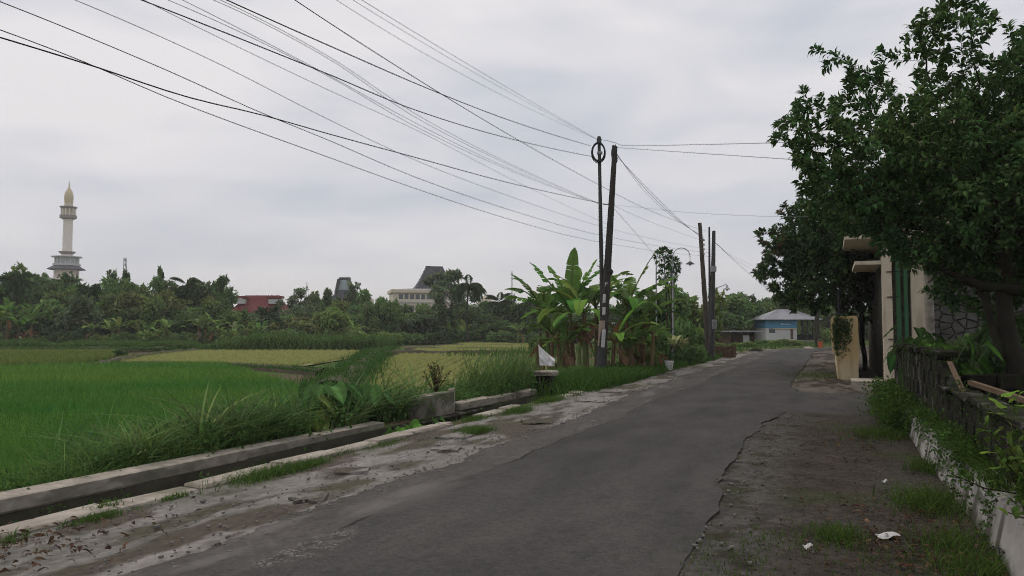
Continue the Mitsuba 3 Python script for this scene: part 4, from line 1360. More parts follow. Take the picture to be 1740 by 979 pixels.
# (kind, px, top, depth, width, tint)
belt = [('round', 6, 456, 98, 70, 'mid'), ('broad', 40, 470, 100, 100, 'dark'), ('broad', 105, 471, 112, 100, 'dark'), ('round', 85, 500, 92, 60, 'mid'), ('broad', 150, 480, 102, 90, 'mid'), ('round', 112, 520, 92, 70, 'dark'), ('round', 135, 508, 90, 60, 'grey'),
        ('broad', 190, 478, 100, 80, 'dark'), ('round', 178, 505, 94, 60, 'mid'), ('broad', 235, 476, 100, 70, 'mid'), ('round', 226, 500, 93, 60, 'olive'), ('broad', 290, 480, 102, 80, 'dark'), ('round', 275, 505, 94, 60, 'mid'), ('round', 262, 520, 92, 50, 'dark'),
        ('round', 310, 500, 96, 60, 'olive'), ('broad', 345, 482, 104, 80, 'mid'), ('round', 362, 486, 100, 46, 'dark'), ('round', 340, 515, 94, 60, 'mid'), ('round', 384, 528, 98, 44, 'mid'), ('round', 160, 535, 91, 40, 'brown'), ('round', 205, 528, 92, 60, 'dark'), ('round', 305, 530, 92, 60, 'dark'),
        ('broad', 480, 532, 130, 90, 'dark'), ('round', 425, 536, 110, 50, 'dark'), ('broad', 530, 512, 135, 90, 'grey'), ('round', 495, 536, 112, 44, 'mid'), ('round', 540, 525, 112, 50, 'dark'), ('round', 510, 540, 106, 55, 'olive'), ('broad', 612, 512, 125, 60, 'dark'),
        ('broad', 620, 520, 116, 70, 'mid'), ('round', 684, 523, 120, 50, 'dark'), ('round', 704, 526, 112, 46, 'mid'), ('broad', 738, 519, 124, 70, 'light'), ('round', 720, 530, 112, 60, 'grey'), ('round', 765, 520, 116, 60, 'dark'), ('broad', 810, 515, 128, 80, 'dark'), ('round', 780, 535, 114, 50, 'mid'),
        ('round', 830, 528, 116, 55, 'dark'), ('broad', 865, 518, 125, 70, 'dark'), ('round', 890, 522, 118, 60, 'mid'), ('broad', 930, 520, 125, 80, 'dark'), ('round', 915, 528, 112, 50, 'mid'), ('round', 850, 540, 108, 50, 'dark'), ('broad', 980, 525, 120, 90, 'dark'), ('round', 660, 535, 112, 60, 'dark'), ('round', 585, 530, 112, 55, 'dark'), ('round', 455, 545, 104, 50, 'olive')]
for kd, px_, y, d, w, tn in belt:
    far_tree(kd, px_, y, d, w, tn, place_label(px_, y, tn, 'rounded' if kd == 'round' else 'spreading', 'belt tree'), group=GB)
for kd, px_, y, d, w, tn, lab in (('airy', 765, 460, 118, 75, 'grey', 'feathery open tree in front of the dark pyramid roof'), ('tall', 213, 462, 104, 18, 'dark', 'narrow dark tree below the lattice mast'), ('tall', 270, 457, 103, 14, 'dark', 'thin spire-like tree standing above the left belt'),
                                  ('airy', 372, 470, 103, 46, 'dark', 'sparse tree with bare twigs at the right end of the left belt'), ('round', 567, 514, 90, 50, 'light', 'round light green tree standing alone before the belt'), ('broad', 646, 498, 108, 60, 'mid', 'spreading tree left of the cream building'),
                                  ('airy', 508, 491, 140, 50, 'grey', 'thin flat topped tree beside the red roofed house'), ('airy', 600, 482, 130, 36, 'grey', 'sparse tree right of the pale tapering tower'), ('tall', 556, 492, 128, 16, 'dark', 'dark cypress-like tree left of the pale tapering tower'),
                                  ('airy', 190, 462, 108, 30, 'dark', 'sparse tree top rising left of the lattice mast'), ('round', 865, 505, 118, 30, 'grey', 'small grey green tree under the thin mast'), ('round', 545, 500, 134, 30, 'mid', 'small tree peeping over the belt left of the tower')):
    far_tree(kd, px_, y, d, w, tn, lab)
# trees along and beyond the bend
for kd, px_, y, d, w, tn, lab, zb in (('round', 1170, 492, 58, 70, 'light', 'light green leafy tree behind the gooseneck lamp', 0), ('round', 1120, 498, 52, 70, 'mid', 'leafy tree right of the banana clump', 0), ('round', 1245, 502, 92, 66, 'mid', 'rounded tree right of the three pole group', 0), ('broad', 1300, 514, 120, 70, 'mid', 'distant tree left behind the blue hut', 0),
                                      ('round', 1270, 525, 100, 50, 'light', 'small light tree left of the blue hut', 0), ('round', 1345, 512, 125, 60, 'mid', 'distant tree right behind the blue hut', 0), ('broad', 1400, 530, 120, 60, 'light', 'bright hedge-like tree right of the blue hut', 0), ('round', 1220, 515, 88, 50, 'dark', 'dark tree behind the three pole group', 0), ('round', 1142, 492, 50, 56, 'mid', 'mid green tree between the papaya and the arched street lamp', 0), ('round', 1090, 505, 46, 60, 'dark', 'dark tree behind the right end of the banana clump', 0), ('broad', 1190, 520, 100, 90, 'dark', 'dark low tree far behind the shed', 0), ('broad', 1440, 520, 110, 90, 'dark', 'dark far tree behind the yellow wall', 0), ('broad', 1318, 503, 108, 70, 'dark', 'tall dark tree rising behind the roof of the blue hut', 0), ('round', 1262, 506, 96, 60, 'dark', 'tall dark tree between the far poles and the blue hut', 0), ('broad', 1375, 512, 104, 70, 'mid', 'tall spreading tree behind the hut shelter', 0), ('broad', 1060, 520, 110, 90, 'dark', 'dark far tree behind the banana clump', 0)):
    far_tree(kd, px_, y, d, w, tn, lab, base=zb)
# low shrubs
for px_, y, d, w, tn in ((110, 560, 88, 50, 'dark'), (128, 552, 89, 50, 'dark'), (215, 562, 88, 60, 'mid'), (270, 560, 88, 60, 'light'), (320, 562, 88, 50, 'mid'), (376, 555, 88, 50, 'light'), (430, 570, 84, 60, 'mid'), (470, 572, 82, 60, 'mid'), (520, 570, 82, 70, 'dark'), (560, 575, 80, 60, 'dark'), (600, 572, 82, 50, 'mid'), (605, 560, 94, 60, 'light'), (650, 562, 100, 60, 'light'), (690, 566, 104, 50, 'mid'), (560, 555, 95, 60, 'mid'),
                         (730, 560, 108, 60, 'dark'), (810, 560, 108, 60, 'dark'), (860, 560, 105, 60, 'mid'), (905, 560, 98, 60, 'dark'), (440, 552, 96, 60, 'mid'), (490, 556, 94, 70, 'mid'), (40, 572, 86, 60, 'mid'), (168, 566, 86, 40, 'light'), (925, 565, 60, 60, 'mid')):
    far_tree('shrub', px_, y, d, w, tn, place_label(px_, y, tn, 'shrub', 'fronting the belt'), 'shrub', 'shrub', 'shrubs at the foot of the tree belt')
for px_, y, d, w, tn, zb, lab in ((205, 592, 60, 26, 'dark', FIELD, 'small dark bush on the bank between two rice fields'), (62, 614, 44, 46, 'dark', FIELD, 'low dark grassy bush at the edge of the left rice field'), (1120, 580, 36, 56, 'dark', -.1, 'dark shrub behind the white pot'), (1180, 582, 37, 44, 'mid', -.1, 'green shrub left of the three pole group'), (1104, 548, 35, 60, 'mid', -.1, 'tall bushy shrub at the right end of the banana clump'), (1128, 540, 40, 60, 'dark', -.1, 'dark tall bush under the papaya'),
                                  (1160, 545, 43, 60, 'mid', -.1, 'green bush under the arched street lamp'), (1186, 552, 45, 50, 'light', -.1, 'light green bush just left of the three pole group'), (1100, 585, 31, 44, 'light', -.1, 'low light green shrub at the foot of the right bananas'), (1165, 590, 35, 36, 'dark', -.1, 'low dark shrub right of the pale ornamental shrub'), (1095, 590, 33, 40, 'mid', -.1, 'low shrub right of the banana clump'),
                                  (1330, 575, 76, 60, 'light', 0, 'grassy bush in front of the blue hut'), (1250, 580, 70, 50, 'light', 0, 'grassy bush left of the road bend'), (1290, 578, 84, 50, 'mid', 0, 'bush beside the blue hut'), (1405, 560, 88, 30, 'light', 0, 'bright bush right of the hut shelter'), (1428, 548, 60, 26, 'light', 0, 'bright green bush against the yellow wall')):
    far_tree('shrub', px_, y, d, w, tn, lab, 'shrub', 'shrub', base=zb)
# undergrowth along the belt's foot
n = 26000
px_u = R.uniform(-60, 960, n)
d_u = np.interp(px_u, [-60, 200, 400, 640, 690, 900, 960], [74, 74, 72, 74, 107, 104, 90]) + np.abs(R.normal(0, 5, n))
pu = np.array([spot(a, b, -.3) for a, b in zip(px_u, d_u)])
single('undergrowth', blades(pu, R.uniform(.3, 1.2, n) * (1 + 1.4 * n2(px_u * .02, d_u * .05, 1, 3)) * np.interp(px_u, [350, 420, 640, 690], [.8, 1.5, 1.3, .7]), .16, R.uniform(.1, .8, n), (.085, .150, .042), 2), 'mat_foliage', 'rough grass and undergrowth along the foot of the tree belt', 'undergrowth', kind='stuff')
n = 9000
pu = np.column_stack([R.uniform(-22, 6, n), R.uniform(40, 100, n), np.zeros(n)])
pu = pu[(pu[:, 0] < bend(pu[:, 1]) - 5.6)]
n = len(pu)
single('village_grass', blades(pu, R.uniform(.15, .7, n), .05, R.uniform(.1, .9, n), (.065, .13, .03), 2), 'mat_grass', 'rough grass beside the road bend near the blue hut', 'grass', kind='stuff')


def palm(px_, ytop, d, base, label, L, nf=15, tint=(.05, .085, .035), lean=(0, 0), rt=.13):
    k = thing('coconut_palm', label, 'palm tree')
    p = spot(px_, d, base)
    top = at(px_, ytop, d) - np.array([0, 0, L * .45])
    tt = np.linspace(0, 1, 9)[:, None]
    sp = p + (top - p) * tt + np.array([lean[0], lean[1], 0]) * np.sin(np.pi * tt) * .8
    part(k, 'trunk', tube(sp, np.linspace(rt * 1.3, rt * .75, 9), 8), 'mat_bark', True)
    for i in range(nf):
        az, el = i * 2.4 + R.uniform(-.2, .2), R.uniform(-.5, 1.35)
        m = 22
        s = np.linspace(0, 1, m)
        ang = el - 1.5 * s ** 1.4
        q = np.stack([np.cumsum(np.cos(ang)) * L / m, s * 0, np.cumsum(np.sin(ang)) * L / m], -1)
        tg = unit(np.gradient(q, axis=0))
        up = np.stack([-tg[:, 2], tg[:, 1] * 0, tg[:, 0]], -1)
        ps, ds, nn = [], [], []
        for sd in (-1, 1):
            ps.append(q[2:])
            ds.append(tg[2:] * .6 + np.array([0, sd, 0]) * .8 - up[2:] * .25 - np.array([0, 0, .25]))
            nn.append(up[2:])
        ps, ds, nn = np.vstack(ps), np.vstack(ds), np.vstack(nn)
        ll = np.tile(np.sin(np.pi * (s[2:] * .85 + .12)) * L * .32, 2)
        c = leaf_cards(ps, ds, nn, ll, L * .055, tint, False, .2)
        rib = tube(q, np.linspace(.03, .01, m), 3, False)
        c = cat([c, (rib[0], rib[1], np.broadcast_to(np.array([.08, .09, .04]), (len(rib[0]), 3)))])
        part(k, 'frond', (orient(c[0], az) + sp[-1], c[1], c[2]), 'mat_foliage')
    return k


palm(797, 470, 104, -.4, 'tallest coconut palm with a leaning pale trunk, right of the pyramid roof', 3.0, 17, lean=(-.5, .1))
palm(848, 500, 112, -.4, 'coconut palm between the tallest palm and the thin mast', 2.6)
palm(318, 470, 98, -.4, 'coconut palm at the right end of the left belt', 2.6)
palm(457, 524, 100, -.4, 'dark palm in front of the red roofed house', 2.6)
palm(758, 520, 108, -.4, 'slim palm with a thin pale trunk below the feathery tree', 2.3, 12)
palm(28, 462, 92, -.4, 'coconut palm above the tallest banana at the far left', 2.6)
palm(152, 478, 96, -.4, 'coconut palm in the belt right of the minaret', 2.5)
palm(905, 508, 110, -.4, 'coconut palm left of the bright red tiled roof', 2.4)
palm(885, 515, 112, -.4, 'low palm near the left end of the roadside bananas', 2.3, 12)

# ------------------------------------------------------------------ small plants by the road
k = thing('dead_shrub', 'dry reddish brown shrub standing behind the upright concrete block', 'shrub')
c = spot(741, 15.6, -.1)
c[2] = terrain(c[0], c[1])
st, lf = [tube([c, c + [0, 0, .45]], [.02, .016], 6)], []
for i in range(16):
    a, e = R.uniform(0, 6.28), R.uniform(.9, 1.4)
    s0 = c + [0, 0, R.uniform(.25, .5)]
    e0 = s0 + np.array([math.cos(a) * math.cos(e), math.sin(a) * math.cos(e), math.sin(e)]) * R.uniform(.4, .62)
    st.append(tube([s0, (s0 + e0) / 2 + R.normal(0, .015, 3), e0], [.008, .006, .003], 5))
    n = 26
    u = R.random(n)[:, None]
    lf.append(leaf_cards(s0 + (e0 - s0) * u, unit(e0 - s0) + R.normal(0, .5, (n, 3)), rand_dirs(n, 1), .07, .022, (.10, .06, .035)))
part(k, 'stems', cat(st), 'mat_bark')
part(k, 'dry_leaves', cat(lf), 'mat_leaf', kind='stuff')

k = thing('variegated_shrub', 'pale yellow leaved ornamental shrub beside the road before the pole group', 'shrub')
c = spot(1150, 36, -.05)
st, lf = [], []
for i in range(9):
    a = i * 2.4
    e0 = c + np.array([math.cos(a) * .28, math.sin(a) * .28, R.uniform(.7, 1.05)])
    st.append(tube([c, (c + e0) / 2 + [0, 0, .08], e0], [.018, .014, .008], 5))
    for j in range(11):
        b = R.uniform(0, 6.28)
        part(k, 'leaf', colored(tuple(leaf_cards(e0[None] - [0, 0, .1 * R.random()], np.array([[math.cos(b) * .75, math.sin(b) * .75, 1.0]]), np.array([[-math.cos(b), -math.sin(b), .8]]), .55, .11, (1, 1, 1), True, .15)[:2]), (.38, .40, .20), .2), 'mat_leaf')
part(k, 'stems', cat(st), 'mat_bark')

k = thing('papaya_tree', 'slender papaya with small leaf tufts left of the gooseneck lamp', 'tree')
for j, (px_, y) in enumerate(((1128, 438), (1140, 452), (1133, 470))):
    b, t = spot(1132 + j * 5, 38, 0), at(px_, y, 38)
    part(k, 'trunk', tube([b, (b + t) / 2 + [.1, 0, 0], t], [.05, .04, .025], 6), 'mat_bark', True)
    n = 34
    d = rand_dirs(n, .2)
    st = [tube([t, t + q * .42], [.01, .006], 3, False) for q in d]
    a = leaf_cards(np.repeat(t + d * .36, 5, 0), np.repeat(d, 5, 0) + R.normal(0, .55, (n * 5, 3)), rand_dirs(n * 5, 2), .26, .09, (.07, .13, .045), True, .3)
    part(k, 'leaf_tuft', cat([a, *[(v, f, np.broadcast_to(np.array([.10, .14, .06]), (len(v), 3))) for v, f in st]]), 'mat_leaf', kind='stuff')

k = thing('plant_pot', 'small white plant pot at the road edge below the pale shrub', 'plant pot')
c = gp(1137, 629)
part(k, 'bowl', lathe([(.0, 0), (.13, 0), (.17, .30), (.19, .31), (.19, .36), (.165, .36), (.15, .3), (0, .29)], 20, c), 'mat_white', 40)
part(k, 'soil', lathe([(0, .335), (.155, .33)], 16, c), 'mat_mud')

# ------------------------------------------------------------------ flag
k = thing('scarecrow_flag', 'torn white plastic flag on a thin bamboo stick by the drain', 'flag')
fd = 18.9
fb, ft = at(917, 655, fd), at(914, 581, fd)
part(k, 'stick', tube([fb, ft + [0, 0, .02]], [.011, .008], 7), 'mat_plank')
n, m = 16, 12
V = []
for i in range(n):
    for j in range(m):
        u, w = i / (n - 1), j / (m - 1)
        top = np.array([914.5 + 28 * u, 584 + 26 * u ** .8])
        bot = np.array([917 + 25 * u, 621 + 1.5 * u])
        q = top * (1 - w) + bot * w
        V.append(at(q[0], q[1], fd) + FH * (.09 * math.sin(u * 10 + w * 4) * (.3 + u) + .05 * math.sin(w * 9 - u * 5)))
i, j = np.meshgrid(np.arange(n - 1), np.arange(m - 1), indexing='ij')
part(k, 'cloth', (np.array(V), quads(np.stack([i * m + j, (i + 1) * m + j, (i + 1) * m + j + 1, i * m + j + 1], -1).reshape(-1, 4))), 'mat_cloth', True)

# ------------------------------------------------------------------ poles
def pole(name, label, b, t, r0, r1, mat, cat_='utility pole', sides=12):
    k = thing(name, label, cat_)
    b, t = np.asarray(b), np.asarray(t)
    part(k, 'shaft', tube([b + (t - b) * s for s in np.linspace(-.02, 1, 7)], np.linspace(r0, r1, 7), sides), mat, 40)
    return k


PD = 26.3
pa, pb = at(1018, 237, PD), at(1045, 249, PD - .3)
k = pole('utility_pole', 'straight black steel utility pole, left one of the near pair', spot(1025, PD, -.1), pa, .095, .055, 'mat_black_steel')
part(k, 'cap', lathe([(0, .12), (.06, .1), (.085, .0), (.085, -.12), (.06, -.12)], 14, pa), 'mat_black_steel', 40)
part(k, 'clamp', lathe([(.07, 0), (.10, 0), (.10, .08), (.07, .08)], 12, at(1019, 262, PD)), 'mat_galv')
k = pole('utility_pole', 'leaning dark wooden utility pole, right one of the near pair, with notices', spot(1020, PD - .35, -.1), pb, .17, .085, 'mat_dark_pole')
bb = spot(1020, PD - .35, 0)
ax = pb - bb


def on_pole(y):
    s = (hgt(y, PD - .35) - bb[2]) / ax[2]
    return bb + ax * s


part(k, 'black_base', tube([on_pole(652), on_pole(590)], [.185, .175], 14), 'mat_black_steel', 40, label='black painted foot of the leaning pole')
for y0, y1, mat, off in ((588, 545, 'mat_poster', 0), (515, 500, 'mat_paper', .02), (535, 522, 'mat_paper', .035), (488, 480, 'mat_paper', .06), (590, 560, 'mat_paper', .07)):
    a, b = on_pole(y0), on_pole(y1)
    rr = .165 - .04 * (588 - y0) / 100
    ang = np.linspace(-.9, .5, 7) - math.pi / 2 + YAW * 0 + (off * 8)
    wdt = .5 if mat == 'mat_paper' else 1.0
    ang = (ang - ang.mean()) * wdt + ang.mean()
    V = np.array([[q + rr * 1.04 * np.array([math.cos(w), math.sin(w), 0]) for w in ang] for q in (a, b)])
    Vo = np.array([[q + rr * 1.075 * np.array([math.cos(w), math.sin(w), 0]) for w in ang] for q in (a, b)])
    ring = lambda q: np.vstack([q[0], q[1][::-1]])
    part(k, 'notice', loft4([ring(V), ring(Vo)]), mat)
part(k, 'knot', lathe([(0, -.14), (.1, -.1), (.165, 0), (.1, .1), (0, .14)], 10, on_pole(462) + RT * .06), 'mat_dark_pole', True)
part(k, 'bracket', tube([on_pole(347) - RT * .28, on_pole(347) + RT * .12], .022, 6), 'mat_galv')


def coil(c, axis_deg, ra, rb, label, loops=7, th=.016):
    k = thing('cable_coil', label, 'cable coil')
    for i in range(loops):
        a = np.linspace(0, 2 * np.pi, 33)
        s = 1 + R.normal(0, .055)
        o = R.normal(0, .03)
        q = np.stack([np.cos(a) * ra * s, o + .02 * np.sin(2 * a + i), np.sin(a) * rb * s + R.normal(0, .012)], -1)
        part(k, 'loop', tube(rotz(q, axis_deg) + c, th, 5, False), 'mat_cable', True)
    return k


coil(at(1017, 259, PD - .12), YAW, .22, .33, 'round coil of black cable hung at the top of the left near pole', 9)
coil(at(1043, 262, PD - .1), YAW + 1.25, .24, .30, 'coil of black cable seen edge-on at the top of the leaning pole', 8)

SD = 40.0
ta, tb_, tc = at(1189, 379, SD + 1), at(1205, 386, SD), at(1213, 393, SD)
k = pole('utility_pole', 'pale weathered leaning pole, left one of the far group', spot(1204, SD + 1, 0), ta, .16, .10, 'mat_wood_pole')
for y in (408, 416, 424, 432):
    q = at(1196, y, SD + .9)
    part(k, 'insulator', lathe([(0, -.05), (.04, -.05), (.055, -.02), (.04, .0), (.055, .03), (.03, .06), (0, .06)], 10, q), 'mat_minaret_trim', 40)
    part(k, 'pin', tube([q - RT * .12, q], .012, 5), 'mat_galv')
pole('utility_pole', 'thin black pole, middle one of the far group', spot(1206, SD, 0), tb_, .085, .045, 'mat_black_steel')
k = pole('utility_pole', 'thick black pole with a bracket, right one of the far group', spot(1208, SD - .2, 0), tc, .17, .09, 'mat_black_steel')
part(k, 'meter_box', chbox((.22, .16, .5), .02, at(1214, 560, SD - .3), YAW), 'mat_galv')
part(k, 'tip', tube([tc, tc + [0, 0, .05]], .03, 8), 'mat_black_steel')
part(k, 'strap', lathe([(.13, 0), (.165, 0), (.165, .3), (.13, .3)], 12, at(1212, 462, SD - .1)), 'mat_galv', 40)

k = thing('street_lamp', 'small street lamp on a bracket arm at the right of the far poles', 'street lamp')
q = [at(x, y, SD - .1) for x, y in ((1213, 492), (1222, 488), (1231, 484.5), (1234, 482.5), (1235, 486))]
part(k, 'arm', tube(q, .02, 7), 'mat_galv', True)
ls = part(k, 'lamp_shade', lathe([(.03, .16), (.045, .12), (.06, .05), (.17, -.04), (.175, -.06), (.06, -.03)], 16, at(1235.5, 490, SD - .1)), 'mat_galv', 40)
part(ls, 'bulb', lathe([(0, -.11), (.05, -.09), (.06, -.04), (.03, 0)], 12, at(1235.5, 491, SD - .1)), 'mat_white', 40)

LD = 37.0
k = thing('street_lamp', 'arched gooseneck street lamp on a thin pole beside the papaya', 'street lamp')
part(k, 'pole', tube([spot(1143, LD, 0), at(1143, 462, LD)], [.05, .045], 9), 'mat_galv', 40)
part(k, 'collar', lathe([(.04, 0), (.10, 0), (.10, .12), (.04, .12)], 10, at(1143, 464, LD)), 'mat_black_steel')
arc = [at(1143, 462, LD), at(1143.2, 445, LD)] + [at(1158 - 14.5 * math.cos(a), 436 - 14.5 * math.sin(a), LD) for a in np.linspace(0, math.pi, 14)] + [at(1172.5, 444, LD)]
part(k, 'gooseneck', tube(arc, .02, 7), 'mat_galv', True)
ls = part(k, 'lamp_shade', lathe([(.03, .08), (.08, .05), (.2, -.03), (.21, -.06), (.05, -.04)], 16, at(1172.5, 447, LD)), 'mat_black_steel', 40)
part(ls, 'bulb', lathe([(0, -.14), (.05, -.12), (.06, -.06), (.03, -.02)], 12, at(1172.5, 447, LD)), 'mat_white', 40)
pole('wire_post', 'thin grey wire post at the left of the papaya', spot(1115, 39, 0), at(1115, 436, 39), .035, .03, 'mat_galv', 'post', 8)


# ------------------------------------------------------------------ cables: surveyed points (px, py, depth); the last one is carried on out of the picture
def cable(pts, r, label, mat='mat_cable', group=None, ext=5.0):
    P = np.array(pts, float)
    u = np.linspace(0, 1, 26)
    # evenly in the picture, straight in space: 1/depth is linear along a straight run
    s = np.concatenate([[0], np.cumsum(np.hypot(np.diff(P[:, 0]), np.diff(P[:, 1])))])
    s /= s[-1]
    r = r * .68
    from scipy.interpolate import PchipInterpolator
    fx, fy, fi = PchipInterpolator(s, P[:, 0]), PchipInterpolator(s, P[:, 1]), PchipInterpolator(s, 1 / P[:, 2])
    q = [at(fx(v), fy(v), 1 / fi(v)) for v in u]
    if ext:
        e = unit(q[-1] - q[-2])
        q.append(q[-1] + e * ext)
    single('cable', tube(q, r, 5), mat, label, 'cable', group, smooth=True)


E = 9.5
cable([(1006, 266, PD), (860, 234, 18), (700, 185, 13.6), (560, 127, 11.4), (238, -1, E)], .0125, 'thick black cable from the left pole coil, lower of the two heaviest')
cable([(1004, 248, PD), (870, 206, 18), (750, 160, 14.5), (560, 78, 11), (383, -1, E)], .0125, 'thick black cable from the left pole coil, upper of the two heaviest')
cable([(1200, 393, SD), (1100, 356, 30), (1010, 310, 24), (875, 235, 17), (750, 160, 13), (498, -2, E)], .0095, 'dark cable crossing the two heaviest and passing behind the pole pair')
for a, b, w, which in ((570, 0, .005, 'leftmost'), (598, 0, .005, 'middle'), (613, 0, .006, 'rightmost')):
    cable([(1015, 237, PD), (830, 150 if a < 580 else 137 if a < 610 else 130, 16), (a, -1, E)], w, f'thin grey wire descending to the top of the left near pole, {which} of three', 'mat_cable_grey', 'thin wires to the left pole top')
for pts in ([(1022, 347, PD), (860, 275, 18), (700, 190, 13), (560, 97, 10.5), (372, -1, 8.5)], [(1022, 348, PD), (860, 278, 18), (700, 196, 13), (560, 101, 10.5), (360, -1, 8.5)], [(1022, 347, PD), (860, 284, 18), (700, 206, 13), (560, 129, 10.5), (308, -1, 8.5)], [(1022, 348, PD), (860, 287, 18), (700, 212, 13), (560, 131, 10.5), (283, -1, 8.5)]):
    cable(pts, .0055, f'faint grey wire in the bundle to the pole bracket, {dict(zip((372, 360, 308, 283), ("rightmost", "second from right", "second from left", "leftmost")))[pts[-1][0]]} of four', 'mat_cable_grey', 'faint wire bundle to the pole bracket')
cable([(1040, 385, 30), (870, 305, 18), (707, 221, 13), (560, 154, 10.5), (240, -2, 8)], .005, 'faint single wire below the bundle', 'mat_cable_grey')
cable([(1210, 425, SD), (1040, 390, 28), (870, 335, 18), (700, 270, 13.5), (560, 204, 11), (350, 98, 9), (125, -1, 7.5)], .006, 'thin wire starting at the top edge far left', 'mat_cable_grey')
cable([(1208, 430, SD), (1020, 400, 27), (870, 358, 18.5), (700, 299, 13.5), (560, 239, 11), (440, 190, 9.6), (280, 118, 8.3), (-2, 2, 7)], .0075, 'dark wire entering at the upper left corner')
cable([(1208, 436, SD), (1000, 408, 26), (870, 374, 18.5), (690, 315, 13.5), (560, 268, 11), (300, 172, 8.6), (130, 100, 7.6), (-2, 50, 7)], .0075, 'lowest dark wire sweeping across the left sky')
cable([(1030, 347, PD), (870, 312, 18), (700, 266, 13.2), (560, 228, 11), (440, 194, 9.6), (330, 168, 8.6), (145, 108, 7.4), (-2, 63, 6.8)], .0115, 'twisted black cable crossing the lowest wire at far left')
cable([(1019, 237, PD), (1040, 241, PD), (1062, 248, PD - 1), (1180, 246, 22), (1345, 242, 17)], .011, 'upper black cable from the pole pair to the right-hand trees', ext=2)
cable([(1048, 251, PD), (1180, 260, 22), (1345, 271, 17)], .010, 'lower black cable from the pole pair to the right-hand trees', ext=2)
for dx, w, which in ((0, .013, 'middle'), (5, .011, 'lowest'), (-5, .008, 'topmost')):
    cable([(1048 + dx * .3, 262 + dx, PD), (1100 + dx, 325, 30), (1150 + dx * .6, 372, 35), (1196, 404 + dx * .5, SD)], w, f'dark sagging cable from the leaning pole to the far pole group, {which} of three', group='cables between the two pole groups', ext=0)
cable([(1044, 355, PD), (1080, 396, 32), (1115, 436, 39)], .010, 'dark wire from the pole bracket down to the thin wire post', ext=0)
cable([(1044, 350, PD), (1100, 375, 30), (1165, 399, 36), (1196, 410, SD)], .007, 'thin wire from the pole bracket to the far pole group', 'mat_cable_grey', ext=0)
cable([(1026, 347, PD), (1080, 352, 25), (1180, 362, 23), (1330, 368, 19)], .0055, 'thin level wire from the pole bracket towards the red tipped tree', 'mat_cable_grey', ext=2)
for j, (a, b, w) in enumerate(((1290, 480, .016), (1300, 470, .010), (1310, 462, .007))):
    cable([(1214, 411, SD), (1250, 445 - j * 4, 50), (a, b, 62)], w, f'dark cable running on from the far pole group along the bend, {("lowest", "middle", "topmost")[j]} of three', group='cables beyond the far pole group', ext=8)

# ------------------------------------------------------------------ right-hand wall
wall = thing('garden_wall', 'dark mossy concrete block wall along the right verge', 'wall')


def wall_x(t):
    return 1.40 - .2 * sst(8, 16.3, t)


for r_ in range(6):
    t = 3.0 + (r_ % 2) * .21
    while t < 16.25:
        top = (r_ + 1) * .2 + .05
        lim = 1.26 if t > 10.75 else .86
        if 10.2 < t < 10.8:
            lim = 1.06
        b = min(t + .41, 16.3)
        if top <= lim and b - t > .1 and R.random() > .01:
            th = .17 + R.normal(0, .008)
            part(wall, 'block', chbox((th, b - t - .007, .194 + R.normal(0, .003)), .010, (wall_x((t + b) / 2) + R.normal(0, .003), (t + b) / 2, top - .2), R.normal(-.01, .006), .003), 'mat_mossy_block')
        t += .42
tv = np.arange(2.9, 16.3, .4)


def wall_ring(t, z0, z1, w):
    x = wall_x(t)
    return np.array([[x - w, t, z0], [x + w, t, z0], [x + w, t, z1], [x - w, t, z1]])


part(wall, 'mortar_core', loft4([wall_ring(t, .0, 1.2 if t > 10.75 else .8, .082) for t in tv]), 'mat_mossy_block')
for t in np.arange(3.2, 10.2, 1.15):
    part(wall, 'coping', chbox((.25, 1.14, .06), .025, (wall_x(t + .57), t + .57, .852), -.01, .01), 'mat_mossy_block')
for a, b in cuts(10.8, 16.3, .9, .25):
    part(wall, 'coping', chbox((.25, b - a - .006, .09), .03, (wall_x((a + b) / 2), (a + b) / 2, 1.252), -.02, .008), 'mat_mossy_block')
# white plinth
pl = thing('wall_plinth', 'low stained white plaster footing along the foot of the mossy wall', 'wall footing')
tv = np.arange(1.2, 16.25, .15)
rings = []
for t in tv:
    wv = .02 * n2(np.array(t), np.array(0.), 1.5, 3)
    xb = 1.04 + .02 * math.sin(t)
    rings.append(np.array([[xb + wv, t, -.1], [wall_x(t) + .02, t, -.1], [wall_x(t) + .02, t, .40], [xb + .15 + wv, t, .36 + .03 * n2(np.array(t), np.array(4.), 2, 5)], [xb + .09 + wv, t, .34]]))
part(pl, 'footing', loft4(rings), 'mat_plaster_white', 30)
# the painted scrawl on the footing
sc = []
for line in (((1672, 962), (1681, 932), (1688, 928), (1694, 950), (1690, 975)), ((1676, 950), (1690, 946)), ((1698, 930), (1699, 965)), ((1698, 931), (1706, 938), (1699, 948))):
    q = []
    for x, y in line:
        kx = FW + RT * ((x - 870) / FPX) + UP * ((489.5 - y) / FPX)
        # meet the sloping face  x = 1.04 + .2 * z
        s = (1.05 - 0 + .2 * EYE[2]) / (kx[0] - .2 * kx[2])
        q.append(EYE + kx * s)
    sc.append(tube(q, .006, 4))
part(pl, 'scrawl', cat(sc), 'mat_dark')

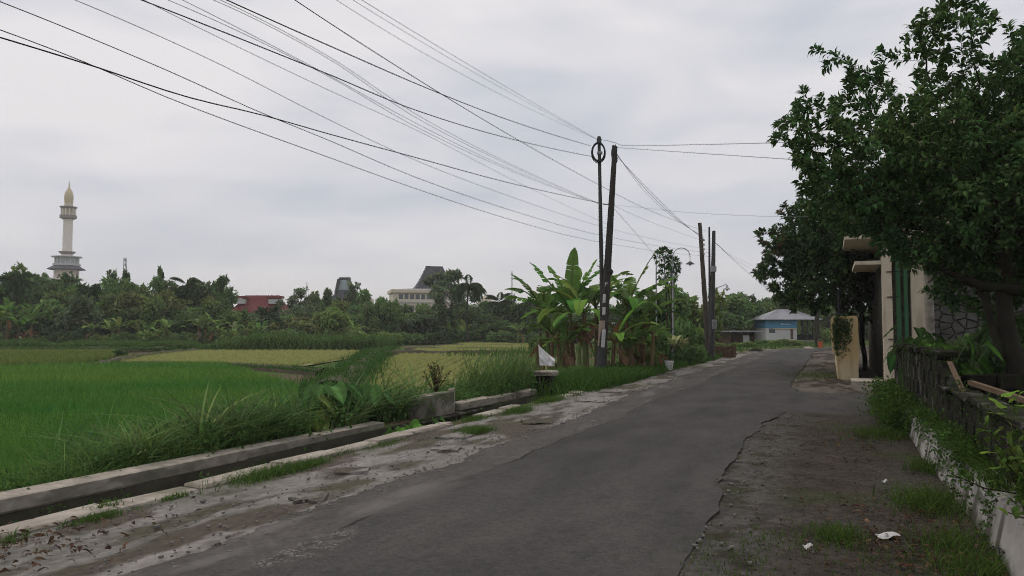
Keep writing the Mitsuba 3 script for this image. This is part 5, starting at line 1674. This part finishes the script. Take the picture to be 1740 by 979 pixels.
# weeds on the footing and in front of the wall
wd = []
for t0, t1, n, x, z, h in ((8, 16.2, 2600, 1.24, .34, .30), (13.2, 16.6, 2600, 1.02, .02, .45), (7, 9.5, 500, 1.2, .36, .26), (3.2, 6.5, 900, 1.28, .37, .22)):
    m = n // 12
    ct, k = R.uniform(t0, t1, m), R.integers(0, m, n)
    p = np.column_stack([x + R.normal(0, .05, n), ct[k] + R.normal(0, .06, n), np.full(n, z)])
    wd.append(blades(p, R.uniform(.4, 1.2, n) * h, .010, R.uniform(.4, 1.6, n), (.065, .12, .028), 4, az=R.normal(math.pi, .9, n)))
for t in np.arange(8.2, 16.6, .36):
    n = int(R.integers(20, 120))
    wd.append(leafy(n, (1.12 + R.normal(0, .05), t, .26), .1, .34, .055, (.06, .115, .028)))
for t in (13.2, 14.0, 14.8, 15.6, 16.2, 16.7):
    wd.append(leafy(420, (1.0 + R.normal(0, .06), t, .02), .17, .62, .07, (.07, .13, .03)))
for i in range(60):
    t = R.uniform(4, 16.2)
    zt_ = 1.34 if t > 10.8 else .9
    n = int(R.integers(10, 50))
    wd.append(leafy(n, (wall_x(t) - .06, t, zt_ - R.random() * .25), .07, .14, .035, (.05, .085, .024)))
for i in range(20):
    t = R.uniform(4, 13)
    n = 30
    p = np.column_stack([np.full(n, 1.06) + R.normal(0, .05, n), t + R.normal(0, .07, n), .36 - R.random(n) ** 1.5 * .34])
    p[:, 0] = 1.05 + .2 * p[:, 2]  - .01 + R.normal(0, .012, n)
    wd.append(leaf_cards(p, rand_dirs(n, -.4), np.array([-1.0, 0, .4]) + R.normal(0, .4, (n, 3)), .04, .025, (.055, .10, .028)))
single('wall_weeds', cat(wd), 'mat_leaf', 'weeds and small creepers growing over the white footing of the wall', 'weeds', kind='stuff')
bush = thing('bush', 'leafy bush with bright young leaves at the right picture edge, growing over the wall', 'bush')
bl_, bs = [], []
for i in range(70):
    t = R.uniform(4.1, 6.9)
    b = np.array([1.34 + R.normal(0, .06), t, .38])
    e = b + np.array([R.normal(-.06, .16), R.normal(0, .2), R.uniform(.12, .62)])
    bs.append(tube([b, (b + e) / 2 + R.normal(0, .03, 3), e], [.006, .005, .003], 4, False))
    n = 26
    u = R.random(n)[:, None]
    bl_.append(leaf_cards(b + (e - b) * u + R.normal(0, .025, (n, 3)), rand_dirs(n, .2), rand_dirs(n, 1.8), R.uniform(.05, .10, n), R.uniform(.025, .045, n), (.075, .125, .028) if i % 3 else (.10, .14, .035), True))
part(bush, 'foliage', cat(bl_), 'mat_leaf', kind='stuff')
part(bush, 'twigs', cat(bs), 'mat_bark', kind='stuff')
for px_, y, az, el in ((1700, 690, 2.4, .8), (1712, 672, .5, .6), (1702, 704, 3.4, .3), (1735, 690, 1.5, .2), (1722, 680, .0, 1.0), (1690, 770, 3.2, .2), (1700, 795, 2.9, 0.)):
    v, f = heart_leaf(.12, .085, .2, .08)
    part(bush, 'leaf', colored((orient(v, az, el) + at(px_, y, 5.6), f), (.17, .27, .05)), 'mat_leaf', True, label='bright yellow green young leaf')

# planks
k = thing('plank', 'narrow brown plank leaning upright on the broken end of the mossy wall', 'plank')
a, b = at(1640, 672, 8.6), at(1613, 614, 9.3)
dv = unit(b - a)
q = [a, b]
part(k, 'board', loft4([np.array([p + RT * .028 + FH * .01, p - RT * .028 + FH * .01, p - RT * .028 - FH * .01, p + RT * .028 - FH * .01]) for p in q]), 'mat_plank')
k = thing('plank', 'long grey board lying at a slant behind the lower wall', 'plank')
a, b = at(1655, 655, 8.6), at(1760, 690, 7.0)
part(k, 'board', loft4([np.array([p + [0, 0, .05] + RT * .01, p + [0, 0, .05] + FH * .12, p + FH * .12 - [0, 0, .0], p + RT * .01 - [0, 0, .0]]) for p in (a, b)]), 'mat_plank')
# inner dark wall and garden plants
k = thing('inner_wall', 'low black mossy wall deep in the shaded garden under the big tree', 'wall')
c = spot(1720, 10.4, .2)
for r_ in range(4):
    for j in range(9):
        p = c + RT * ((j - 4) * .42 + (r_ % 2) * .2 + 1.0) + np.array([0, 0, r_ * .2])
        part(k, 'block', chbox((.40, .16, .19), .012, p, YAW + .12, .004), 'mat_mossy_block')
for px_, y, d, s, lab in ((1565, 585, 13.5, .34, 'broad leaved garden plant behind the far end of the mossy wall'), (1600, 590, 12.5, .36, 'bright broad leaved plant behind the middle of the mossy wall'), (1630, 600, 11.5, .34, 'broad leaved plant beside the leaning plank'), (1550, 560, 14.5, .3, 'tall dark leaved plant against the cream pilaster')):
    c = spot(px_, d, .25)
    taro(c, lab, 8, s, max(.35, hgt(y, d) - .2), (.075, .16, .03) if px_ in (1600, 1630) else (.04, .085, .025), 'garden_plant', 'plant')
for px_, y, d, w, tn, lab in ((1690, 590, 13, 150, 'dark', 'dark shrub in the garden under the big tree'), (1745, 560, 12, 160, 'dark', 'dark shrub at the right edge under the big tree'), (1640, 560, 17, 130, 'dark', 'dark shrub against the stone wall'), (1715, 520, 15, 120, 'dark', 'tall dark shrub behind the tree trunk')):
    far_tree('shrub', px_, y, d, w, tn, lab, 'garden_shrub', 'shrub', base=.2)

# litter
for px_, y, s, lab in ((1505, 908, .085, 'flat white sheet of litter on the dark verge'), (1372, 927, .032, 'small white scrap of litter on the verge'), (1503, 817, .025, 'tiny pale scrap of litter beside the dead leaves')):
    c = gp(px_, y, .03)
    n = 6
    gx, gy = np.meshgrid(np.linspace(-1, 1, n), np.linspace(-.7, .7, n), indexing='ij')
    v = np.stack([gx * s, gy * s, .012 * np.sin(gx * 3) + .01 * np.cos(gy * 4 + gx)], -1).reshape(-1, 3)
    i, j = np.meshgrid(np.arange(n - 1), np.arange(n - 1), indexing='ij')
    single('paper_litter', (rotz(v, .5) + c, quads(np.stack([i * n + j, (i + 1) * n + j, (i + 1) * n + j + 1, i * n + j + 1], -1).reshape(-1, 4))), 'mat_paper', lab, 'litter', smooth=True)

# ------------------------------------------------------------------ the house at right
HX, HY = 1.45, 25.4
house = thing('house', 'two storey cream house with stone facing, half hidden behind the big tree', 'house')


def bx(x0, x1, y0, y1, z0, z1, c=.012):
    return chbox((x1 - x0, y1 - y0, z1 - z0), c, ((x0 + x1) / 2, (y0 + y1) / 2, z0))


part(house, 'corner_column', bx(HX, HX + .27, HY - .15, HY + .15, 0, 4.25), 'mat_cream')
part(house, 'lower_canopy', bx(.72, HX - .003, HY - .1, HY + 3, 3.54, 3.66), 'mat_cream')
part(house, 'upper_canopy', bx(.45, 8.5, HY - .35, HY + 12, 4.30, 4.44), 'mat_cream')
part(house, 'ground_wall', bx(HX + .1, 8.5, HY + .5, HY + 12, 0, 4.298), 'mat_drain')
part(house, 'upper_wall', bx(HX + 1.0, 8.5, HY + .6, HY + 11.5, 4.502, 7.6), 'mat_cream')
part(house, 'roof_slab', bx(HX + .5, 9.2, HY - .1, HY + 12, 7.603, 7.8), 'mat_cream')
part(house, 'pilaster', bx(2.25, 2.78, HY + .28, HY + .497, 0, 4.296), 'mat_cream')
for j, (x, w) in enumerate(((1.84, .13), (2.05, .11))):
    part(house, 'shutter_leaf', bx(x, x + w, HY + .2, HY + .27, .05, 4.2), 'mat_green_paint', label='green painted shutter strip')
for z in (.9, 2.0, 3.2):
    part(house, 'shutter_rail', bx(1.82, 2.22, HY + .28, HY + .31, z, z + .06), 'mat_green_paint')
for z in (1.3, 2.55, 3.3):
    part(house, 'hinge', bx(HX + .12, HX + .45, HY - .19, HY - .153, z, z + .025, .004), 'mat_dark')
for (x, z) in ((3.6, 5.2), (5.4, 5.2)):
    w = part(house, 'window_frame', bx(x, x + 1.1, HY + .54, HY + .598, z, z + 1.3), 'mat_plank')
    part(w, 'pane', bx(x + .08, x + 1.02, HY + .515, HY + .537, z + .08, z + 1.22, .004), 'mat_glass_dark')
# stone facing on the facade
from shapely.geometry import Polygon as SP, box as sbox
r = np.random.default_rng(4)
gx, gz = np.meshgrid(np.arange(2.6, 6.2, .30), np.arange(.0, 3.9, .22), indexing='ij')
pts = np.stack([gx.ravel(), gz.ravel()], 1) + r.normal(0, .055, (gx.size, 2))
vor = Voronoi(pts)
frame = sbox(2.80, .3, 6.0, 3.6)
for i, reg in enumerate(vor.point_region):
    R_ = vor.regions[reg]
    if -1 in R_ or not R_:
        continue
    g_ = SP(vor.vertices[R_]).intersection(frame)
    if g_.is_empty or g_.area < .01:
        continue
    o = g_.buffer(-.014, join_style=2)
    if o.is_empty or o.geom_type != 'Polygon':
        continue
    o = np.array(o.exterior.coords)[:-1]
    c0 = o.mean(0)
    dp = r.uniform(.05, .10)
    ring0 = np.column_stack([o[:, 0], np.full(len(o), HY + .49), o[:, 1]])
    ring1 = np.column_stack([o[:, 0], np.full(len(o), HY + .5 - dp * .7), o[:, 1]])
    o2 = (o - c0) * .84 + c0
    ring2 = np.column_stack([o2[:, 0], HY + .5 - dp + r.normal(0, .008, len(o)), o2[:, 1]])
    part(house, 'facing_stone', loft4([ring0, ring1, ring2]), 'mat_stone')
part(house, 'doorstep', bx(.55, 1.42, HY - .9, HY + .6, -.02, .10), 'mat_concrete')
gpole = pole('grey_post', 'thick grey concrete post beside the cream pilaster', spot(1580, 17, 0), at(1573, 330, 17), .105, .085, 'mat_concrete', 'post', 14)

yw = thing('yellow_wall', 'weathered yellow plaster boundary wall end with creepers at the driveway', 'wall')
yx, yy = .20, 26.6
rg = []
for z, w, o in ((-.05, .50, .02), (.3, .52, .0), (.6, .56, -.0), (.9, .60, -.03), (1.5, .62, -.05), (1.95, .60, -.05), (2.02, .52, -.04)):
    x0, x1 = yx + .34 - w / 2 + o - (.16 if z > .6 else 0), yx + .34 + w / 2 + o * .5
    rg.append(np.array([[x0, yy, z], [x1, yy, z], [x1, yy + .35, z], [x0, yy + .35, z]]) + R.normal(0, .008, (4, 3)))
part(yw, 'gate_pillar', loft4(rg), 'mat_yellow')
part(yw, 'panel', bx(yx - .02, yx + .2, yy + .36, yy + 14, -.05, 1.95), 'mat_yellow')
for t in np.arange(yy + 1, yy + 9, .5):
    part(yw, 'post', bx(yx + .04, yx + .14, t, t + .08, 1.95, 2.9, .008), 'mat_dark')
for z in (2.3, 2.8):
    part(yw, 'rail', bx(yx + .07, yx + .11, yy + .8, yy + 9, z, z + .05, .008), 'mat_dark')
vine = thing('creeper', 'dark creeper hanging down the yellow wall', 'creeper')
vl = []
for j in range(16):
    x, z0 = yx + R.uniform(-.1, .35), R.uniform(1.6, 2.1)
    n = 50
    z = z0 - R.random(n) ** 1.3 * R.uniform(.3, 1.3)
    vl.append(leaf_cards(np.column_stack([x + R.normal(0, .05, n), yy - .03 + R.normal(0, .03, n), z]), rand_dirs(n, -.6), rand_dirs(n, .4), .09, .06, (.04, .075, .022)))
part(vine, 'foliage', cat(vl), 'mat_leaf', kind='stuff')

# ------------------------------------------------------------------ blue hut at the bend and sheds
hd = 88.0
hut = thing('blue_hut', 'small blue and white hut with a grey hipped zinc roof at the bend', 'hut')
hc = spot(1335, hd, 0)


def hb(x0, x1, y0, y1, z0, z1, c=.02):
    p = hc + RT * (x0 + x1) / 2 + FH * (y0 + y1) / 2
    return chbox((x1 - x0, y1 - y0, z1 - z0), c, (p[0], p[1], z0), YAW)


part(hut, 'lower_wall', hb(-2.3, 1.3, 0, 4, .35, 1.75), 'mat_wall_white')
part(hut, 'upper_band', hb(-2.32, 1.32, -.02, 4.02, 1.75, 2.68), 'mat_blue', label='sky blue upper part of the wall')
part(hut, 'counter_ledge', hb(-1.5, 1.3, -.14, -.02, 1.62, 1.74), 'mat_cream')
part(hut, 'window', hb(-1.9, -1.2, -.03, -.0, 1.2, 1.7), 'mat_glass_dark')
part(hut, 'door', hb(.55, .85, -.04, -.0, .5, 1.6), 'mat_rust')
part(hut, 'plinth', hb(-2.4, 3.3, -.1, 4.1, -.1, .35), 'mat_concrete')
part(hut, 'name_strip', hb(-.6, .5, -.05, -.025, 2.18, 2.24, .004), 'mat_white')
for x in (1.9, 2.5, 3.1):
    part(hut, 'post', hb(x, x + .14, .1, .24, .35, 2.7), 'mat_dark')
part(hut, 'shelter_wall', hb(1.4, 3.6, 1.0, 1.15, .0, 1.0), 'mat_dark')
rc = hc + RT * .55 + FH * 2
ov = rect_ring(rc[0], rc[1], 2.68, 6.9, 5.4, YAW)
rg_ = rect_ring(rc[0], rc[1], 3.95, 1.6, .3, YAW)
hroof = part(hut, 'roof', loft4([ov, ov + [0, 0, .08], rg_]), 'mat_zinc')
# standing seams
for j, s in enumerate(np.linspace(.04, .96, 16)):
    a = ov[0] * (1 - s) + ov[1] * s + [0, 0, .1]
    tq = np.clip((s - .5) / .46 * .5 + .5, 0, 1)
    b = rg_[0] * (1 - tq) + rg_[1] * tq + [0, 0, .02]
    part(hroof, 'seam', tube([a, b], .03, 4, False), 'mat_zinc')
dt = spot(1388, 70, 0)
pole('tree_stump_post', 'dark upright trunk-like post right of the blue hut', dt, at(1388, 522, 70), .24, .18, 'mat_bark', 'post', 10)
k = thing('bucket', 'small orange bucket at the road edge near the hut', 'bucket')
c = gp(1394, 591)
part(k, 'body', lathe([(0, 0), (.16, 0), (.21, .5), (.23, .5), (.23, .54), (.19, .54), (.15, .04), (0, .04)], 16, c), 'mat_orange', 40)
part(k, 'handle', tube([c + RT * .22 * math.cos(a) + np.array([0, 0, .52 + .2 * math.sin(a)]) for a in np.linspace(0, math.pi, 9)], .012, 5), 'mat_galv')
for px_, y, s, lab in ((1374, 593, .35, 'pale lump of rubble on the road edge before the hut'), (1284, 597, .4, 'dark heap of rubble beside the bend kerb'), (1355, 586, .5, 'flat grey slab beside the hut grass')):
    c = gp(px_, y)
    v, f = trimesh.creation.icosphere(2, 1.0).vertices, trimesh.creation.icosphere(2, 1.0).faces
    v = v * (1 + .5 * (meshkit.fbm(v * 1.6 + px_, 3, 2) - .5))[:, None] * np.array([1.3, 1, .55]) * s + c
    single('rubble', (v, f), 'mat_mossy_block' if px_ == 1284 else 'mat_concrete', lab, 'rubble')
shed = thing('low_shed', 'long low rusty shed and fence behind the far pole group', 'shed')
c0 = spot(1235, 74, 0)
for j in range(6):
    p = c0 + RT * (j - 3.2) * 1.15
    part(shed, 'wall_panel', chbox((1.12, .12, 1.25 + .12 * R.normal()), .02, p, YAW), 'mat_shed' if j % 3 else 'mat_plank')
part(shed, 'roof', loft4([rect_ring(c0[0], c0[1], 1.36, 6.6, 2.0, YAW), rect_ring(c0[0], c0[1] + .4, 1.48, 6.6, 1.6, YAW)]), 'mat_shingle')
part(shed, 'door', chbox((.6, .1, 1.05), .02, c0 + RT * 1.8 - FH * .15, YAW), 'mat_wall_white')
k = thing('brick_stack', 'low stack of old bricks beside the far pole group', 'brick stack')
c0 = gp(1226, 607)
for r_ in range(5):
    for j in range(6):
        p = c0 + RT * ((j - 2.5) * .27 + (r_ % 2) * .06) + np.array([0, 0, r_ * .13])
        part(k, 'brick', chbox((.25, .3, .12), .01, p, YAW + R.normal(0, .04), .004), 'mat_rust')

# ------------------------------------------------------------------ far buildings
md = 300.0
mc = spot(110, md, 0)
mp = md / FPX
mn = thing('minaret', 'tall cream minaret with a golden bulb dome rising over the left trees', 'minaret')
Z = lambda y: hgt(y, md)
part(mn, 'base', lathe([(0, 0), (4.5, 0), (4.5, Z(464)), (4.5, Z(459))], 8, mc, .39), 'mat_minaret_pink')
part(mn, 'parapet', lathe([(4.5, Z(476)), (6.2, Z(476)), (6.2, Z(473.5)), (4.5, Z(473.5))], 8, mc, .39), 'mat_minaret')
part(mn, 'skirt_roof', lathe([(4.6, Z(459.5)), (6.9, Z(458.5)), (6.9, Z(457.5)), (5.0, Z(453)), (4.4, Z(451.5))], 8, mc, .39), 'mat_dark_roof')
part(mn, 'lower_balcony', lathe([(4.4, Z(452)), (5.0, Z(451.8)), (5.0, Z(448.5)), (4.3, Z(448.5))], 8, mc, .39), 'mat_wall_white')
part(mn, 'glass_storey', lathe([(4.0, Z(449)), (4.0, Z(437.6))], 8, mc, .39), 'mat_glass_blue')
for j in range(16):
    a = .39 + j * math.pi / 8
    rr = 4.12 if j % 2 == 0 else 4.12 * math.cos(math.pi / 8)
    p = mc + np.array([rr * math.cos(a), rr * math.sin(a), Z(449)])
    part(mn, 'column', chbox((.5, .5, Z(437.6) - Z(449)), .05, p, a), 'mat_wall_white')
part(mn, 'balcony_slab', lathe([(3.4, Z(437.6)), (5.6, Z(437.6)), (5.6, Z(436.2)), (3.4, Z(435.8))], 8, mc, .39), 'mat_wall_white')
part(mn, 'shaft', lathe([(2.4, Z(436)), (1.74, Z(432)), (1.68, Z(372)), (1.5, Z(372))], 28, mc), 'mat_minaret', 40)
part(mn, 'lower_ring', lathe([(1.9, Z(432.5)), (2.3, Z(431.5)), (2.95, Z(429)), (3.0, Z(427.8)), (1.9, Z(427.5))], 28, mc), 'mat_minaret_trim', 40)
part(mn, 'gallery', lathe([(1.95, Z(373)), (2.9, Z(371)), (3.0, Z(369.6)), (3.0, Z(366.2)), (2.8, Z(366.2)), (2.8, Z(368.4)), (1.8, Z(368.4))], 28, mc), 'mat_minaret_trim', 30)
part(mn, 'lantern', lathe([(1.8, Z(368.4)), (1.8, Z(354.5))], 12, mc), 'mat_wall_cream')
for j in range(12):
    a = j * math.pi / 6
    part(mn, 'lantern_column', chbox((.3, .3, Z(354.5) - Z(368)), .03, mc + np.array([2.5 * math.cos(a), 2.5 * math.sin(a), Z(368)]), a), 'mat_minaret')
part(mn, 'upper_ring', lathe([(1.9, Z(355)), (2.6, Z(354.2)), (3.1, Z(352.8)), (3.1, Z(351.6)), (1.7, Z(351.2))], 28, mc), 'mat_minaret_trim', 30)
part(mn, 'dome_neck', lathe([(1.5, Z(351.4)), (1.5, Z(346))], 24, mc), 'mat_wall_cream', 40)
part(mn, 'dome', lathe([(1.4, Z(346.6)), (1.5, Z(345.8)), (1.62, Z(340)), (1.66, Z(336)), (1.56, Z(331)), (1.25, Z(326.5)), (.8, Z(322.5)), (.42, Z(319.5)), (.22, Z(317.5))], 28, mc), 'mat_gold', 50)
part(mn, 'spire', lathe([(.24, Z(318)), (.18, Z(314)), (.3, Z(313)), (.12, Z(312)), (.05, Z(306)), (0, Z(305.8))], 12, mc), 'mat_gold', 40)
for j in (-1, 0, 1):
    for a0 in (math.pi * 1.5 + YAW, math.pi * 1.5 + YAW + .785, math.pi * 1.5 + YAW - .785):
        nd = np.array([math.cos(a0), math.sin(a0), 0])
        td = np.array([-nd[1], nd[0], 0])
        p = mc + nd * 4.5 * math.cos(math.pi / 8) + td * j * 1.4
        # only on faces whose normal this is
        ang = (a0 - .39 - math.pi / 8) / (math.pi / 4)
        if abs(ang - round(ang)) < .12:
            part(mn, 'window', lathe([(0, -.0), (.45, 0), (.45, 1.2), (.25, 1.5), (0, 1.6)], 10, p + np.array([0, 0, Z(468)])), 'mat_glass_dark')

jd = 190.0
jc = spot(737, jd, 0)
jh = thing('pavilion_hall', 'cream hall with a tall dark truncated pyramid roof behind the belt', 'building')
zj = lambda y: hgt(y, jd)
m = jd / FPX
J = YAW + .25
part(jh, 'wall', chbox((118 * m, 70 * m, zj(500)), .2, jc - RT * 2, J), 'mat_wall_cream')
part(jh, 'eaves', chbox((124 * m, 76 * m, .9), .1, jc - RT * 2 + np.array([0, 0, zj(500)]), J), 'mat_wall_cream')
part(jh, 'lower_roof', loft4([rect_ring(*(jc - RT * 1)[:2], zj(500) + .9, 112 * m, 70 * m, J), rect_ring(*jc[:2], zj(492), 74 * m, 50 * m, J)]), 'mat_shingle_grey')
part(jh, 'roof', loft4([rect_ring(*jc[:2], zj(493), 72 * m, 50 * m, J), rect_ring(*jc[:2], zj(486), 60 * m, 42 * m, J), rect_ring(*jc[:2], zj(475), 47 * m, 30 * m, J), rect_ring(*jc[:2], zj(454.5), 28 * m, 13 * m, J), rect_ring(*jc[:2], zj(453), 29 * m, 14 * m, J)]), 'mat_shingle')
front = rotz(np.array([[0, -35 * m, 0]]), J)[0]
sidev = rotz(np.array([[1, 0, 0]]), J)[0]
for j in range(11):
    p = jc - RT * 2 + front + sidev * ((j - 5) * 9.2 * m)
    part(jh, 'window', chbox((1.0, .1, 1.2), .03, p + np.array([0, 0, zj(510)]), J), 'mat_glass_dark')
    part(jh, 'lower_window', chbox((1.0, .1, 1.4), .03, p + np.array([0, 0, zj(530)]), J), 'mat_glass_dark')
part(jh, 'cornice', chbox((120 * m, .3, .35), .05, jc - RT * 2 + front - rotz(np.array([[0, .16, 0]]), J)[0] + np.array([0, 0, zj(516)]), J), 'mat_wall_white')

wd_ = 200.0
wc = spot(585, wd_, 0)
m = wd_ / FPX
tw = thing('tapering_tower', 'pale tapering concrete tower with glazed middle above the belt', 'building')
zt = lambda y: hgt(y, wd_)
part(tw, 'core', loft4([rect_ring(*wc[:2], 0, 26 * m, 18 * m, YAW), rect_ring(*wc[:2], zt(498), 24 * m, 16 * m, YAW), rect_ring(*wc[:2], zt(476), 15 * m, 11 * m, YAW)]), 'mat_glass_blue')
for s in (-1, 1):
    q = [wc + RT * s * a * m + np.array([0, 0, z]) - FH * 1.0 for a, z in ((13.5, 0), (12.5, zt(498)), (8, zt(475)))]
    part(tw, 'fin', loft4([rect_ring(p[0], p[1], p[2], 4 * m, 14 * m, YAW) for p in q]), 'mat_stone')
part(tw, 'cap', chbox((18 * m, 13 * m, .7), .1, wc + np.array([0, 0, zt(476)]), YAW), 'mat_stone')
part(tw, 'low_roof', loft4([rect_ring(*wc[:2], zt(508), 44 * m, 30 * m, YAW), rect_ring(*wc[:2], zt(493), 14 * m, 19 * m, YAW)]), 'mat_shingle')
part(tw, 'wing', chbox((70 * m, 20 * m, zt(508)), .1, wc + RT * 2, YAW), 'mat_wall_cream')

rd = 160.0
m = rd / FPX
zr = lambda y: hgt(y, rd)
rh = thing('red_roof_house', 'large house with a dark red hipped roof and white gables', 'house')
c = spot(445, rd, 0)
part(rh, 'wall', chbox((88 * m, 40 * m, zr(533)), .1, c, YAW), 'mat_wall_white')
part(rh, 'roof', loft4([rect_ring(*c[:2], zr(535), 104 * m, 54 * m, YAW), rect_ring(*c[:2], zr(512), 66 * m, 16 * m, YAW), rect_ring(*c[:2], zr(502), 58 * m, 4 * m, YAW)]), 'mat_red_roof')
for s in (-34, 26):
    p = c + RT * s * m - FH * 14 * m
    part(rh, 'dormer_wall', chbox((20 * m, 10 * m, zr(509) - zr(517)), .05, p + np.array([0, 0, zr(517)]), YAW), 'mat_wall_white')
    part(rh, 'dormer_roof', chbox((27 * m, 14 * m, .5), .05, p + np.array([0, 0, zr(508)]), YAW), 'mat_red_roof')
for px_, y0, y1, w, d, mat, lab in ((930, 499, 522, 32, 150, 'mat_red_tile', 'small house with a bright red tiled roof left of the banana clump'), (900, 508, 524, 26, 155, 'mat_shingle', 'small house with a grey roof next to the bright red roof'), (536, 516, 532, 44, 150, 'mat_shingle', 'low house with a dark grey roof right of the red roofed house'), (455, 545, 556, 40, 112, 'mat_rust', 'white hut peeping between trees below the red roof'), (826, 500, 516, 30, 180, 'mat_wall_cream', 'cream building corner right of the tallest palm')):
    c = spot(px_, d, 0)
    m = d / FPX
    k = thing('small_house', lab, 'house')
    part(k, 'wall', chbox((w * .8 * m, w * .6 * m, hgt(y1, d)), .05, c, YAW + .2), 'mat_wall_white' if px_ != 826 else 'mat_wall_cream')
    part(k, 'roof', loft4([rect_ring(*c[:2], hgt(y1 + 1, d), w * m, w * .8 * m, YAW + .2), rect_ring(*c[:2], hgt(y0, d), w * .12 * m, w * .08 * m, YAW + .2)]), mat)


def mast(px_, ytop, ybase, d, label, w=1.2):
    k = thing('radio_mast', label, 'mast')
    b, t = spot(px_, d, 0), at(px_, ytop, d)
    legs = []
    for a in range(3):
        o = np.array([math.cos(a * 2.094), math.sin(a * 2.094), 0]) * w
        q = [b + o, t + o * .25]
        legs.append(q)
        part(k, 'leg', tube(q, w * .09, 5), 'mat_galv')
    n = 16
    br = []
    for i in range(n):
        for a in range(3):
            p0 = legs[a][0] + (legs[a][1] - legs[a][0]) * i / n
            e = legs[(a + 1) % 3]
            p1 = e[0] + (e[1] - e[0]) * (i + 1) / n
            br.append(tube([p0, p1], w * .05, 3, False))
    part(k, 'bracing', cat(br), 'mat_galv', kind='stuff')
    return k


mast(213, 438, 470, 260, 'short lattice mast over the left tree belt', 1.6)
mast(870, 461, 510, 260, 'thin tall mast right of the cream hall', .55)
mast(521, 479, 500, 260, 'thin aerial rising left of the tapering tower', .25)

# ------------------------------------------------------------------ the humid air
scene['haze_air'] = {'type': 'homogeneous', 'albedo': {'type': 'rgb', 'value': [.95, .95, .95]}, 'sigma_t': .0005}
scene['haze'] = {'type': 'cube', 'to_world': T().translate([0, 700, 34]).scale([2100, 2100, 37]), 'bsdf': {'type': 'null'}, 'interior': {'type': 'ref', 'id': 'haze_air'}}
labels['haze'] = {'label': 'thin humid air', 'kind': 'stuff'}
scene['camera']['medium'] = {'type': 'ref', 'id': 'haze_air'}
